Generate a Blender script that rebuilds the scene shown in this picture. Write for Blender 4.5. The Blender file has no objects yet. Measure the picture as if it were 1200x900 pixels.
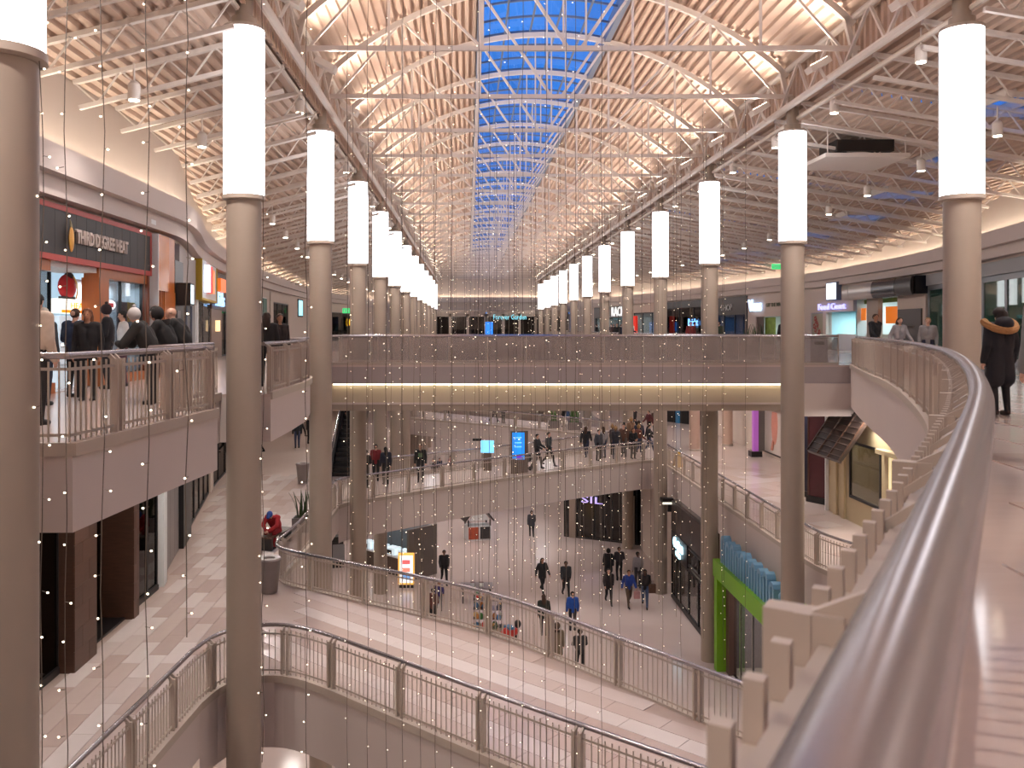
import bpy, math, random
import numpy as np
from mathutils import Vector, Matrix
random.seed(7)
EYE, L3, L2, L1 = 13.3, 11.97, 6.15, 0.0
SC = bpy.context.scene
COL = SC.collection
# ------------------------------------------------------------------ camera, sky, exposure
cd = bpy.data.cameras.new('camera'); cam = bpy.data.objects.new('camera', cd); COL.objects.link(cam)
cam.location = (0, 0, EYE); cam.rotation_euler = (math.pi / 2, 0, 0)
cd.sensor_width = 36; cd.lens = 36 * 1030 / 1200
cd.shift_x = (600 - 548) / 1200; cd.shift_y = (385 - 450) / 1200
cd.clip_start = .05; cd.clip_end = 400
cd.dof.use_dof = True; cd.dof.focus_distance = 24; cd.dof.aperture_fstop = 6.5
SC.camera = cam
w = bpy.data.worlds.new('dusk_sky'); SC.world = w; w.use_nodes = True
wn = w.node_tree.nodes; bg = wn['Background']
bg.inputs[1].default_value = 1.25
tc = wn.new('ShaderNodeTexCoord'); nz = wn.new('ShaderNodeTexNoise'); rp = wn.new('ShaderNodeValToRGB')
nz.inputs['Scale'].default_value = 3.0; nz.inputs['Detail'].default_value = 4
rp.color_ramp.elements[0].position = .35; rp.color_ramp.elements[0].color = (.025, .17, .58, 1)
rp.color_ramp.elements[1].position = .75; rp.color_ramp.elements[1].color = (.06, .32, .95, 1)
w.node_tree.links.new(tc.outputs['Generated'], nz.inputs['Vector'])
w.node_tree.links.new(nz.outputs['Fac'], rp.inputs['Fac'])
w.node_tree.links.new(rp.outputs['Color'], bg.inputs['Color'])
SC.view_settings.view_transform = 'Standard'; SC.view_settings.look = 'None'
SC.view_settings.exposure = 0.0; SC.view_settings.gamma = 1.0; SC.view_settings.use_curve_mapping = False
try:
    SC.cycles.max_bounces = 6; SC.cycles.diffuse_bounces = 3; SC.cycles.glossy_bounces = 3
    SC.cycles.transparent_max_bounces = 12; SC.cycles.transmission_bounces = 4
    SC.cycles.caustics_reflective = False; SC.cycles.caustics_refractive = False
    SC.cycles.sample_clamp_indirect = 4.0
except Exception:
    pass
# light levels
P_DOWN, P_UP, P_SOFFIT, E_DRUM, E_COVE = 1650, 170, 90, 4.2, 60.0
# ------------------------------------------------------------------ materials
def lin(c):
    return tuple(((v / 255) / 12.92 if v / 255 <= .04045 else ((v / 255 + .055) / 1.055) ** 2.4) for v in c)
MATS = {}
def mat(name, c, rough=.5, metal=0.0, emit=0.0, var=0.0, scale=4.0, alpha=1.0, spec=.5, stretch=None, ecol=None, bump=0.0):
    if name in MATS: return MATS[name]
    m = bpy.data.materials.new(name); m.use_nodes = True
    nt = m.node_tree; b = nt.nodes['Principled BSDF']
    rgb = lin(c) + (1,)
    b.inputs['Base Color'].default_value = rgb
    b.inputs['Roughness'].default_value = rough
    b.inputs['Metallic'].default_value = metal
    b.inputs['Specular IOR Level'].default_value = spec
    if alpha < 1: b.inputs['Alpha'].default_value = alpha
    if emit:
        b.inputs['Emission Color'].default_value = (lin(ecol) + (1,)) if ecol else rgb
        b.inputs['Emission Strength'].default_value = emit
    t = nt.nodes.new('ShaderNodeTexCoord'); n = nt.nodes.new('ShaderNodeTexNoise')
    mp = nt.nodes.new('ShaderNodeMapping')
    if stretch: mp.inputs['Scale'].default_value = stretch
    n.inputs['Scale'].default_value = scale; n.inputs['Detail'].default_value = 3
    nt.links.new(t.outputs['Object'], mp.inputs['Vector']); nt.links.new(mp.outputs['Vector'], n.inputs['Vector'])
    if var and not emit:
        mx = nt.nodes.new('ShaderNodeMix'); mx.data_type = 'RGBA'
        mx.inputs['A'].default_value = tuple(max(0, v * (1 - var)) for v in rgb[:3]) + (1,)
        mx.inputs['B'].default_value = tuple(min(1, v * (1 + var)) for v in rgb[:3]) + (1,)
        nt.links.new(n.outputs['Fac'], mx.inputs['Factor']); nt.links.new(mx.outputs['Result'], b.inputs['Base Color'])
    if bump:
        bp = nt.nodes.new('ShaderNodeBump'); bp.inputs['Strength'].default_value = bump; bp.inputs['Distance'].default_value = .02
        nt.links.new(n.outputs['Fac'], bp.inputs['Height']); nt.links.new(bp.outputs['Normal'], b.inputs['Normal'])
    MATS[name] = m
    return m
def glass(name, tint, refl=.12, rough=.03, body=0.0, bodycol=(120, 115, 112)):
    """thin architectural glass: transparent tint + mirror sheen + optional haze"""
    if name in MATS: return MATS[name]
    m = bpy.data.materials.new(name); m.use_nodes = True
    nt = m.node_tree; nt.nodes.clear()
    o = nt.nodes.new('ShaderNodeOutputMaterial'); tr = nt.nodes.new('ShaderNodeBsdfTransparent')
    gl = nt.nodes.new('ShaderNodeBsdfGlossy'); mx = nt.nodes.new('ShaderNodeMixShader')
    tr.inputs[0].default_value = lin(tint) + (1,); gl.inputs['Roughness'].default_value = rough
    lw = nt.nodes.new('ShaderNodeLayerWeight'); lw.inputs[0].default_value = .5
    pw_ = nt.nodes.new('ShaderNodeMath'); pw_.operation = 'POWER'; pw_.inputs[1].default_value = 4.0
    ad = nt.nodes.new('ShaderNodeMath'); ad.operation = 'MULTIPLY_ADD'; ad.inputs[1].default_value = .45; ad.inputs[2].default_value = refl * .5; ad.use_clamp = True
    nt.links.new(lw.outputs['Facing'], pw_.inputs[0]); nt.links.new(pw_.outputs[0], ad.inputs[0]); nt.links.new(ad.outputs[0], mx.inputs[0])
    nt.links.new(tr.outputs[0], mx.inputs[1]); nt.links.new(gl.outputs[0], mx.inputs[2])
    last = mx
    if body:
        df = nt.nodes.new('ShaderNodeBsdfDiffuse'); df.inputs[0].default_value = lin(bodycol) + (1,)
        m2 = nt.nodes.new('ShaderNodeMixShader'); m2.inputs[0].default_value = body
        nt.links.new(mx.outputs[0], m2.inputs[1]); nt.links.new(df.outputs[0], m2.inputs[2]); last = m2
    nt.links.new(last.outputs[0], o.inputs[0])
    MATS[name] = m
    return m
M_COLUMN = mat('column_paint', (158, 143, 130), .45, var=.05, scale=1.5)
M_FASCIA = mat('fascia_plaster', (205, 190, 183), .6, var=.03, scale=.7)
M_BEIGE = mat('beige_metal', (184, 169, 156), .42, var=.03)
M_RAILTUBE = mat('rail_tube', (168, 162, 166), .26, metal=.85, var=.04, scale=9)
M_FLOOR = mat('polished_stone', (205, 186, 178), .16, var=.06, scale=.45)
M_TILE = [mat('stone_tile_%d' % i, c, .2, var=.05, scale=2.2) for i, c in enumerate(((203, 184, 176), (211, 195, 189), (195, 174, 165), (221, 208, 203)))]
M_TILEB = [mat('walkway_tile_%d' % i, c, .1, var=.06, scale=1.6, stretch=(1, 5, 1)) for i, c in enumerate(((196, 176, 168), (206, 188, 182), (188, 165, 154)))]
M_GROUT = mat('grout', (172, 152, 142), .5, var=.05)
M_DECK = mat('roof_deck', (202, 176, 158), .6, var=.04, scale=1)
M_STEEL = mat('white_steel', (230, 219, 210), .5, var=.03)
M_WALL = mat('wall_plaster', (208, 192, 180), .65, var=.03, scale=.8)
M_DRUM = mat('lamp_diffuser', (250, 250, 252), .5, emit=E_DRUM, ecol=(250, 250, 255))
M_COVE = mat('cove_led', (255, 243, 222), .5, emit=E_COVE)
M_COVEB = mat('bridge_cove_led', (255, 244, 208), .5, emit=7)
M_PANE = glass('skylight_glass', (236, 244, 255), .06)
M_RAILGLASS = glass('rail_glass', (240, 238, 237), .14, .08, body=.26, bodycol=(196, 184, 178))  # pale diffuse body paints in the grey reflection and haze of the glass
M_SHOPGLASS = glass('shop_glass', (214, 216, 218), .14, .02)
M_DARKGLASS = glass('dark_shop_glass', (110, 104, 102), .16, .03)
M_GREENGLASS = glass('green_shop_glass', (150, 196, 178), .22, .02, body=.25, bodycol=(84, 112, 100))
M_BLACK = mat('black_panel', (26, 23, 24), .4, var=.1)
M_DARKBROWN = mat('dark_brown_panel', (52, 40, 36), .45, var=.15, scale=3, stretch=(1, 1, 8))
M_WOOD = mat('dark_wood', (74, 50, 38), .4, var=.35, scale=3, stretch=(1, 1, 9))
M_ORANGEWOOD = mat('orange_wood', (172, 96, 40), .35, var=.15, scale=3, stretch=(6, 6, 1))
M_WHITE = mat('white_paint', (232, 232, 232), .5, var=.02)
M_MULLION = mat('grey_mullion', (120, 130, 150), .4, metal=.3, var=.05)
M_CHROME = mat('brushed_steel', (176, 172, 170), .22, metal=1, var=.06, scale=3)
M_BIN = mat('bin_grey', (128, 118, 116), .35, metal=.4, var=.06)
M_WIRE = mat('strand_wire', (98, 86, 76), .6, var=.05)
M_BULB = mat('strand_bulb', (255, 238, 210), .4, emit=4)
M_SPOTLENS = mat('spot_lens', (255, 240, 214), .4, emit=25)
# ------------------------------------------------------------------ mesh helpers
class MB:
    def __init__(s): s.v, s.f, s.m = [], [], []
    def add(s, vs, fs, mi=0):
        k = len(s.v); s.v += [tuple(v) for v in vs]; s.f += [tuple(i + k for i in f) for f in fs]; s.m += [mi] * len(fs)
        return s
    def box(s, x0, x1, y0, y1, z0, z1, mi=0):
        return s.add([(x0, y0, z0), (x1, y0, z0), (x1, y1, z0), (x0, y1, z0), (x0, y0, z1), (x1, y0, z1), (x1, y1, z1), (x0, y1, z1)],
              [(0, 3, 2, 1), (4, 5, 6, 7), (0, 1, 5, 4), (1, 2, 6, 5), (2, 3, 7, 6), (3, 0, 4, 7)], mi)
    def obox(s, cx, cy, z0, z1, lx, ly, a=0.0, mi=0):
        c, n = math.cos(a), math.sin(a); q = []
        for z in (z0, z1):
            for ax, ay in ((-1, -1), (1, -1), (1, 1), (-1, 1)):
                x, y = ax * lx / 2, ay * ly / 2; q.append((cx + x * c - y * n, cy + x * n + y * c, z))
        return s.add(q, [(0, 3, 2, 1), (4, 5, 6, 7), (0, 1, 5, 4), (1, 2, 6, 5), (2, 3, 7, 6), (3, 0, 4, 7)], mi)
    def tube(s, path, r, seg=6, mi=0, caps=True, sq=None):
        P = [Vector(p) for p in path]; n = len(P); rings = []
        for i, p in enumerate(P):
            t = (P[min(i + 1, n - 1)] - P[max(i - 1, 0)])
            if t.length < 1e-9: t = Vector((0, 0, 1))
            t.normalize()
            up = Vector((0, 0, 1)) if abs(t.z) < .95 else Vector((0, 1, 0))
            a = t.cross(up).normalized(); b = a.cross(t).normalized()
            rr = r[i] if isinstance(r, (list, tuple)) else r
            if sq: ring = [p + a * (dx * sq[0] / 2) + b * (dz * sq[1] / 2) for dx, dz in ((-1, -1), (1, -1), (1, 1), (-1, 1))]
            else: ring = [p + a * math.cos(2 * math.pi * k / seg) * rr + b * math.sin(2 * math.pi * k / seg) * rr for k in range(seg)]
            rings.append(ring)
        m = 4 if sq else seg
        vs = [v for r_ in rings for v in r_]; fs = []
        for i in range(n - 1):
            for k in range(m):
                a0 = i * m + k; a1 = i * m + (k + 1) % m
                fs.append((a0, a1, a1 + m, a0 + m))
        if caps: fs.append(tuple(range(m))[::-1]); fs.append(tuple((n - 1) * m + k for k in range(m)))
        return s.add(vs, fs, mi)
    def beam(s, p, q, wd, ht=None, mi=0): return s.tube([p, q], 0, mi=mi, sq=(wd, ht or wd))
    def lathe(s, cx, cy, prof, seg=20, mi=0, cap=True):
        vs = []; fs = []
        for r, z in prof: vs += [(cx + r * math.cos(2 * math.pi * k / seg), cy + r * math.sin(2 * math.pi * k / seg), z) for k in range(seg)]
        for i in range(len(prof) - 1):
            for k in range(seg): fs.append((i * seg + k, i * seg + (k + 1) % seg, (i + 1) * seg + (k + 1) % seg, (i + 1) * seg + k))
        if cap: fs.append(tuple(range(seg))[::-1]); fs.append(tuple((len(prof) - 1) * seg + k for k in range(seg)))
        return s.add(vs, fs, mi)
    def prism(s, poly, z0, z1, mi=0):
        A = sum(poly[i][0] * poly[(i + 1) % len(poly)][1] - poly[(i + 1) % len(poly)][0] * poly[i][1] for i in range(len(poly)))
        if A < 0: poly = poly[::-1]
        n = len(poly); vs = [(x, y, z0) for x, y in poly] + [(x, y, z1) for x, y in poly]
        fs = [tuple(range(n))[::-1], tuple(range(n, 2 * n))] + [(i, (i + 1) % n, n + (i + 1) % n, n + i) for i in range(n)]
        return s.add(vs, fs, mi)
    def sph(s, c, r, seg=10, rings=7, mi=0):
        if not isinstance(r, (tuple, list)): r = (r, r, r)
        vs = [(c[0], c[1], c[2] - r[2])]; fs = []
        for i in range(1, rings):
            a = math.pi * i / rings
            for k in range(seg):
                b = 2 * math.pi * k / seg
                vs.append((c[0] + r[0] * math.sin(a) * math.cos(b), c[1] + r[1] * math.sin(a) * math.sin(b), c[2] - r[2] * math.cos(a)))
        vs.append((c[0], c[1], c[2] + r[2])); T = len(vs) - 1
        for k in range(seg): fs.append((0, 1 + (k + 1) % seg, 1 + k)); fs.append((T, T - seg + k, T - seg + (k + 1) % seg))
        for i in range(rings - 2):
            for k in range(seg):
                a0 = 1 + i * seg + k; a1 = 1 + i * seg + (k + 1) % seg
                fs.append((a0, a1, a1 + seg, a0 + seg))
        return s.add(vs, fs, mi)
    def mesh(s, name, mats, smooth=False):
        me = bpy.data.meshes.new(name); me.from_pydata(s.v, [], s.f)
        for m in (mats if isinstance(mats, (list, tuple)) else [mats]): me.materials.append(m)
        if any(s.m): me.polygons.foreach_set('material_index', s.m)
        me.update()
        if smooth:
            me.polygons.foreach_set('use_smooth', [True] * len(me.polygons))
            try: me.set_sharp_from_angle(angle=math.radians(38))
            except Exception: pass
        return me
    def build(s, name, mats, parent=None, smooth=False, kind=None, loc=None):
        return link(name, s.mesh(name, mats, smooth), parent, kind=kind, loc=loc)
def link(name, data, parent=None, loc=None, rz=0.0, kind=None, sc=None):
    o = bpy.data.objects.new(name, data); COL.objects.link(o)
    if parent is not None: o.parent = parent
    if loc is not None: o.location = loc
    if rz: o.rotation_euler = (0, 0, rz)
    if sc is not None: o.scale = sc
    if kind: o['kind'] = kind
    return o
def tag(o, label, cat, group=None, kind=None):
    o['label'] = label; o['category'] = cat
    if group: o['group'] = group
    if kind: o['kind'] = kind
    return o
def thing(name, label, cat, loc=(0, 0, 0), rz=0.0, group=None):
    return tag(link(name, None, loc=loc, rz=rz), label, cat, group)
def struct(o, label, cat='structure'):
    o['kind'] = 'structure'; o['label'] = label; o['category'] = cat
    return o
def lamp(name, kind, loc, power, color, parent=None, **k):
    l = bpy.data.lights.new(name, kind); l.energy = power; l.color = color
    rot = k.pop('rot', None)
    for a, v in k.items(): setattr(l, a, v)
    o = link(name, l, parent, loc)
    if rot: o.rotation_euler = rot
    return o
def smoothpath(P, n=6):
    out = []
    for i in range(len(P) - 1):
        p0, p1, p2, p3 = P[max(i - 1, 0)], P[i], P[i + 1], P[min(i + 2, len(P) - 1)]
        for k in range(n):
            t = k / n
            out.append(tuple(.5 * (2 * p1[j] + (p2[j] - p0[j]) * t + (2 * p0[j] - 5 * p1[j] + 4 * p2[j] - p3[j]) * t * t + (3 * p1[j] - p0[j] - 3 * p2[j] + p3[j]) * t ** 3) for j in range(2)))
    return out + [tuple(P[-1][:2])]
def offs(P, d):
    out = []; n = len(P)
    for i in range(n):
        a = Vector(P[i]) - Vector(P[i - 1]) if i else None
        b = Vector(P[i + 1]) - Vector(P[i]) if i < n - 1 else None
        na = Vector((-a.y, a.x)).normalized() if a is not None and a.length > 1e-9 else None
        nb = Vector((-b.y, b.x)).normalized() if b is not None and b.length > 1e-9 else None
        if na is None: nn = nb; k = 1
        elif nb is None: nn = na; k = 1
        else:
            nn = (na + nb)
            nn = nn.normalized() if nn.length > 1e-6 else na
            k = 1 / max(.5, nn.dot(na))
        out.append((P[i][0] + nn.x * d * k, P[i][1] + nn.y * d * k))
    return out
def walk(P, step, start=0.0):
    """points every `step` metres along polyline P -> (x, y, angle)"""
    out = []; need = start
    for i in range(len(P) - 1):
        a, b = Vector(P[i]), Vector(P[i + 1]); L = (b - a).length
        if L < 1e-9: continue
        t = (b - a) / L; ang = math.atan2(t.y, t.x)
        while need <= L: q = a + t * need; out.append((q.x, q.y, ang)); need += step
        need -= L
    return out
def inside(pt, poly):
    x, y = pt; c = False; n = len(poly)
    for i in range(n):
        x0, y0 = poly[i]; x1, y1 = poly[(i + 1) % n]
        if (y0 > y) != (y1 > y) and x < (x1 - x0) * (y - y0) / (y1 - y0) + x0: c = not c
    return c
def xat(P, y):
    for i in range(len(P) - 1):
        if P[i][1] <= y <= P[i + 1][1]:
            t = (y - P[i][1]) / max(1e-9, P[i + 1][1] - P[i][1]); return P[i][0] + t * (P[i + 1][0] - P[i][0])
    return P[-1][0] if y > P[-1][1] else P[0][0]
# ------------------------------------------------------------------ plan
XL, XR = -4.39, 9.70            # the two column rows
COLY = [8.25 + 9 * i for i in range(13)]
YB, YE = -14.0, 121.0
WL = smoothpath([(-8.5, -14), (-8.5, 10), (-8.5, 22.5), (-8.8, 26.7), (-10.25, 32.9), (-11.7, 41.5), (-13.2, 55), (-14.2, 75), (-14, 88), (-12, 105), (-10, 121)], 4)
WR = smoothpath([(14, -14), (16, 12), (19.4, 30.7), (21.6, 40), (22.5, 51), (22.4, 58.5), (20, 82), (16, 105), (14, 121)], 4)
E3L = [(-4.4, -14), (-4.4, 6.6), (-5.05, 6.75), (-5.05, 9.9), (-4.45, 9.9), (-4.28, 12), (-4.07, 14.3), (-5.0, 14.4), (-5.0, 17.75), (-4.0, 17.85), (-3.98, 20), (-4.02, 22), (-4.3, 24), (-4.95, 25.2), (-5.0, 28), (-5.0, 31.9)]
E3R = smoothpath([(-4.9, -7.5), (-2.6, -3.65), (-.9, -.9), (.11, .73), (.505, 1.366), (1.08, 2.3), (1.885, 3.63), (2.5, 4.69), (3.585, 6.66), (5.09, 9.55), (7.07, 13.69), (9.77, 20.18), (11.3, 24.6), (12.65, 28.5), (13.9, 31.9)], 5)
B3 = (31.9, 34.7)
E3L2 = [(-5.0, 34.7), (-5.2, 45), (-5.2, 121)]
E3R2 = smoothpath([(13.9, 34.7), (13.2, 40), (11.6, 46), (10.6, 52), (10.5, 60), (10.5, 90), (10.5, 121)], 3)
NB_NEAR = smoothpath([(-5.09, 16.7), (-4.85, 17.6), (-4.17, 18.05), (-3.24, 17.75), (-1.55, 16.3), (.59, 14.4), (5.3, 10.3), (11, 5), (14, 2)], 4)
NB_FAR = smoothpath([(-5.35, 25.6), (-5.09, 24.63), (-3.36, 23.38), (.51, 20.6), (3.3, 17.3), (4.95, 15.2), (9, 10.8), (14, 5.4)], 4)
E2L = [(-5.5, -14), (-5.4, 12), (-5.23, 14.44), (-5.09, 16.7)]
MB_FRONT = smoothpath([(-5.2, 35.4), (-4.75, 36.25), (-4.2, 36.64), (.08, 40.46), (5, 44.3), (9.2, 47.2), (10.1, 47.3), (10.42, 46.4)], 4)
MB_BACK = smoothpath([(-5.2, 43.0), (-4.9, 42.3), (-3.9, 41.9), (2.35, 46.54), (7.35, 51.2), (10.42, 54.6)], 4)
TB_FRONT = smoothpath([(-5.2, 71), (-3.78, 69.5), (3.23, 64.04), (6.62, 60.86), (10.42, 57.2)], 4)
TB_BACK = smoothpath([(-5.2, 77), (3.2, 69.6), (10.42, 62.6)], 4)
E2R = smoothpath([(16, 21.5), (13.2, 22.8), (11.3, 24.4), (10.6, 25.75), (10.42, 28), (10.42, 36), (10.42, 46.4)], 4)
# ------------------------------------------------------------------ floors and slabs
def floor(poly, z, th, label, name='floor', m=M_FLOOR, edge=M_FASCIA, cut=0.0):
    top = MB().prism(poly, z - .06, z); o = top.build(name, m)
    struct(o, label, 'floor')
    MB().prism(poly, z - th, z - .06).build('slab_fascia', edge, o)
    return o
F1 = struct(MB().box(-30, 34, YB, YE, -.3, 0).build('floor', M_FLOOR), 'pale polished stone floor of the lowest level', 'floor')
WLo, WRo = offs(WL, .9), offs(WR, -.9)
P3L = [p for p in WLo if p[1] <= 34.0] + [(xat(WLo, 34.7), 34.7)]
F3L = floor(E3L + [(-5.0, 34.7)] + P3L[::-1], L3, .97, 'top level walkway floor in front of the dark sign shop')
F3L2 = floor(E3L2 + [p for p in WLo if p[1] > 34.7][::-1] + [(xat(WLo, 34.7), 34.7)], L3, .97, 'top level walkway floor beyond the crossing bridge on the sign shop side')
F3R = floor(E3R + [(13.9, 34.7), (xat(WRo, 34.7), 34.7)] + [p for p in WRo if p[1] < 34.7][::-1], L3, 1.5, 'top level walkway floor inside the long curved handrail', m=M_TILEB[0])
F3R2 = floor(E3R2 + [p for p in WRo if p[1] > 34.7][::-1] + [(xat(WRo, 34.7), 34.7)], L3, 1.2, 'top level walkway floor beyond the crossing bridge on the curved handrail side')
F2L = floor(E2L + [(-5.09, 16.7), (-5.35, 25.6), (-5.2, 28), (-5.2, 35.4), (-5.2, 43), (-5.2, 71), (-5.2, 77), (-5.2, 121)] + WLo[::-1], L2, 1.0, 'middle level walkway floor of pale planks beside dark shopfronts', m=M_GROUT)
FNB = floor(NB_NEAR + NB_FAR[::-1], L2, 1.45, 'middle level footbridge floor with striped pale planks, crossing under the curved handrail', m=M_GROUT)
FMB = floor(MB_FRONT + [(10.42, 54.6)] + MB_BACK[::-1][1:], L2, 1.5, 'middle level footbridge floor where a crowd stands')
FTB = floor(TB_FRONT + TB_BACK[::-1], L2, 1.3, 'middle level footbridge floor farthest off')
W2R = [(14.2, -14), (14.2, 36), (14.9, 38), (16.8, 46.9), (16.8, 58), (19.9, 60.4), (15.3, 67), (14, 85), (14, 121)]
F2R = floor([(14.2, 2), (14, 5.4), (15, 12), (16, 21.5)][3:] + E2R[1:] + [(10.42, 54.6), (10.42, 57.2), (10.42, 62.6), (10.42, 121), (24, 121), (24, 21.5)], L2, 1.35, 'middle level walkway floor with mirror sheen beside tall dark banners', m=M_FLOOR)
floor([(14, 2), (14, 5.4), (16, 21.5), (24, 21.5), (24, -14), (14, -14)], L2, 1.35, 'middle level floor where the near footbridge lands')
# individual floor tiles (proud of the grout bed)
def tiles(parent, poly, z, org, ang, lx, ly, rows, cols, mats, maxn=295, name='tile', gap=.008, stag=.5, pick=None):
    ca, sa = math.cos(ang), math.sin(ang); cells = []
    ip = poly
    for r in range(rows):
        for c in range(cols):
            ox = (c + (stag * (r % 2))) * lx; oy = r * ly
            pts = []
            for ax, ay in ((.01, .01), (lx - .01, .01), (lx - .01, ly - .01), (.01, ly - .01)):
                x, y = ox + ax, oy + ay; pts.append((org[0] + x * ca - y * sa, org[1] + x * sa + y * ca))
            if all(inside(p, ip) for p in pts):
                cx, cy = ox + lx / 2, oy + ly / 2
                wx, wy = org[0] + cx * ca - cy * sa, org[1] + cx * sa + cy * ca
                cells.append((wx * wx + wy * wy, wx, wy, r, c))
    cells.sort(); me = {}
    for i, m in enumerate(mats): me[i] = MB().box(-lx / 2 + gap, lx / 2 - gap, -ly / 2 + gap, ly / 2 - gap, 0, .012).mesh(name, m)
    rest = {}
    for k, (_, x, y, r, c) in enumerate(cells):
        i = pick(r, c) if pick else random.randrange(len(mats))
        if k < maxn: link(name, me[i], parent, (x, y, z), ang)
        else: rest.setdefault(i, MB()).obox(x, y, z, z + .012, lx - 2 * gap, ly - 2 * gap, ang)
    for i, b in rest.items(): b.build('far_tiles', mats[i], parent, kind='stuff')
tiles(F2L, [(-8.45, 10), (-5.45, 10), (-5.3, 16.7), (-5.45, 25.6), (-5.3, 43), (-8.4, 43), (-11.8, 43), (-11.3, 39.5), (-10.2, 33), (-8.9, 27.5), (-8.45, 23)], L2, (-5.3, 10.0), math.pi / 2, 1.25, .42, 18, 27, M_TILE, stag=.37, gap=.006)
_nbp = [p for p in NB_NEAR if p[0] > -4.9 and p[0] < 8] + [p for p in NB_FAR if p[0] < 9][::-1]
tiles(FNB, _nbp, L2, (-9.5, 22.0), -.74, 1.2, .45, 18, 22, M_TILE, stag=.5, gap=.006, pick=lambda r, c: (0, 2, 3, 0, 1, 2)[(r) % 6])
_e3 = offs(E3R, -.3)
tiles(F3R, [p for p in _e3 if -2 < p[1] < 28] + [(16.6, 27), (13.9, 12), (12.5, -1)], L3, (-6.0, -1.5), math.radians(-6), .92, .92, 36, 30, M_TILEB, stag=0.0, gap=.005)
tiles(F2R, [(10.7, 26.5), (10.7, 56), (16.5, 56), (16.5, 47), (14.6, 38), (13.9, 36), (13.9, 26)], L2, (7.0, 18.0), math.radians(24), .9, .9, 40, 20, [M_FLOOR, M_TILE[1], M_TILE[2]], stag=0.0, gap=.004)
# ------------------------------------------------------------------ walls
def wallstrip(P, z0, z1, th, name, label, m=M_WALL):
    """th > 0 thickens to the left of the path"""
    Q = offs(P, th); b = MB(); n = len(P)
    vs = []
    for p, q in zip(P, Q): vs += [(p[0], p[1], z0), (p[0], p[1], z1), (q[0], q[1], z1), (q[0], q[1], z0)]
    fs = []
    for i in range(n - 1):
        for k in range(4): fs.append((i * 4 + k, i * 4 + (k + 1) % 4, (i + 1) * 4 + (k + 1) % 4, (i + 1) * 4 + k))
    fs += [(0, 3, 2, 1), tuple((n - 1) * 4 + k for k in range(4))]
    b.add(vs, fs)
    return struct(b.build(name, m), label, 'wall') if label else b.build(name, m)
ZC = EYE + 3.58      # cornice top
ZS = EYE + 2.55      # shop head line on the top level
UL = [p for p in WL if p[1] <= 15.0] ; 
WALL_L = wallstrip(WL, ZS, EYE + 8, 1.0, 'wall_left', 'pale upper wall band above the dark sign shop')
WALL_R = wallstrip(WR, ZS, EYE + 8, -1.0, 'wall_right', 'pale upper wall band above the steel canopy shops')
struct(MB().box(-16, 18, YE, YE + .5, ZS - .3, EYE + 11).build('wall_end', M_WALL), 'pale end wall far off under the vault', 'wall')
struct(MB().box(-16, 26, YB - .5, YB, 0, EYE + 11).build('wall_back', M_WALL), 'plain wall behind the viewpoint closing the hall', 'wall')
# cornice ledge with hidden LED strip
def cornice(P, s, parent):
    a = MB()
    for o0, o1, z0, z1 in ((0, .55 * s, ZC - .55, ZC - .42), (.45 * s, .55 * s, ZC - .42, ZC), (0, .3 * s, ZC - .95, ZC - .55)):
        A = offs(P, o0); B = offs(P, o1); vs = []; fs = []; n = len(P)
        for p, q in zip(A, B): vs += [(p[0], p[1], z0), (p[0], p[1], z1), (q[0], q[1], z1), (q[0], q[1], z0)]
        for i in range(n - 1):
            for k in range(4): fs.append((i * 4 + k, i * 4 + (k + 1) % 4, (i + 1) * 4 + (k + 1) % 4, (i + 1) * 4 + k))
        fs += [(0, 3, 2, 1), tuple((n - 1) * 4 + k for k in range(4))]; a.add(vs, fs)
    c = a.build('cornice', M_FASCIA, parent)
    b = MB(); Q = offs(P, .25 * s); b.tube([(x, y, ZC - .36) for x, y in Q], .03, 4); b.build('cove_light_strip', M_COVE, parent)
cornice(WL, -1, WALL_L); cornice(WR, 1, WALL_R)
b = MB().box(-14, 16, YE - .5, YE, EYE + 3.6, EYE + 3.75); b.box(-14, 16, YE - .5, YE - .4, EYE + 3.75, EYE + 4.3); EC = struct(b.build('trim_1', M_FASCIA), 'cornice ledge along the far end wall', 'trim')
MB().box(-13, 15, YE - .25, YE - .2, EYE + 3.8, EYE + 3.86).build('cove_light_strip', M_COVE, EC)
# ------------------------------------------------------------------ roof
xc, R_A, zc0 = 2.65, 10.04, EYE + 10.3 - 10.04
def arcz(x, dr=0.0): return zc0 + math.sqrt(max(0, (R_A + dr) ** 2 - (x - xc) ** 2))
def corr(fn, x0, x1, pitch, amp):
    n = max(1, round((x1 - x0) / pitch)); out = []
    for i in range(n):
        a = x0 + (x1 - x0) * i / n; h = (x1 - x0) / n
        for t, u in ((0, 0), (.42, 0), (.5, 1), (.92, 1)): x = a + h * t; out.append((x, fn(x) + amp * u))
    out.append((x1, fn(x1))); return out
def sheet(prof, y0, y1):
    vs = [(x, y0, z) for x, z in prof] + [(x, y1, z) for x, z in prof]; n = len(prof)
    return vs, [(i, i + 1, n + i + 1, n + i) for i in range(n - 1)]
SKX = (.42, 4.88)
zdl = lambda x: EYE + 6.3 + .25 * (x - XL)
zdr = lambda x: EYE + 6.6 - .165 * (x - XR)
cb = MB()
cb.add(*sheet(corr(lambda x: arcz(x, .12), XL - .1, SKX[0], .25, .09), YB, YE))
cb.add(*sheet(corr(lambda x: arcz(x, .12), SKX[1], XR + .1, .25, .09), YB, YE))
cb.add(*sheet(corr(zdl, -16, XL, .27, .1), YB, YE))
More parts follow.
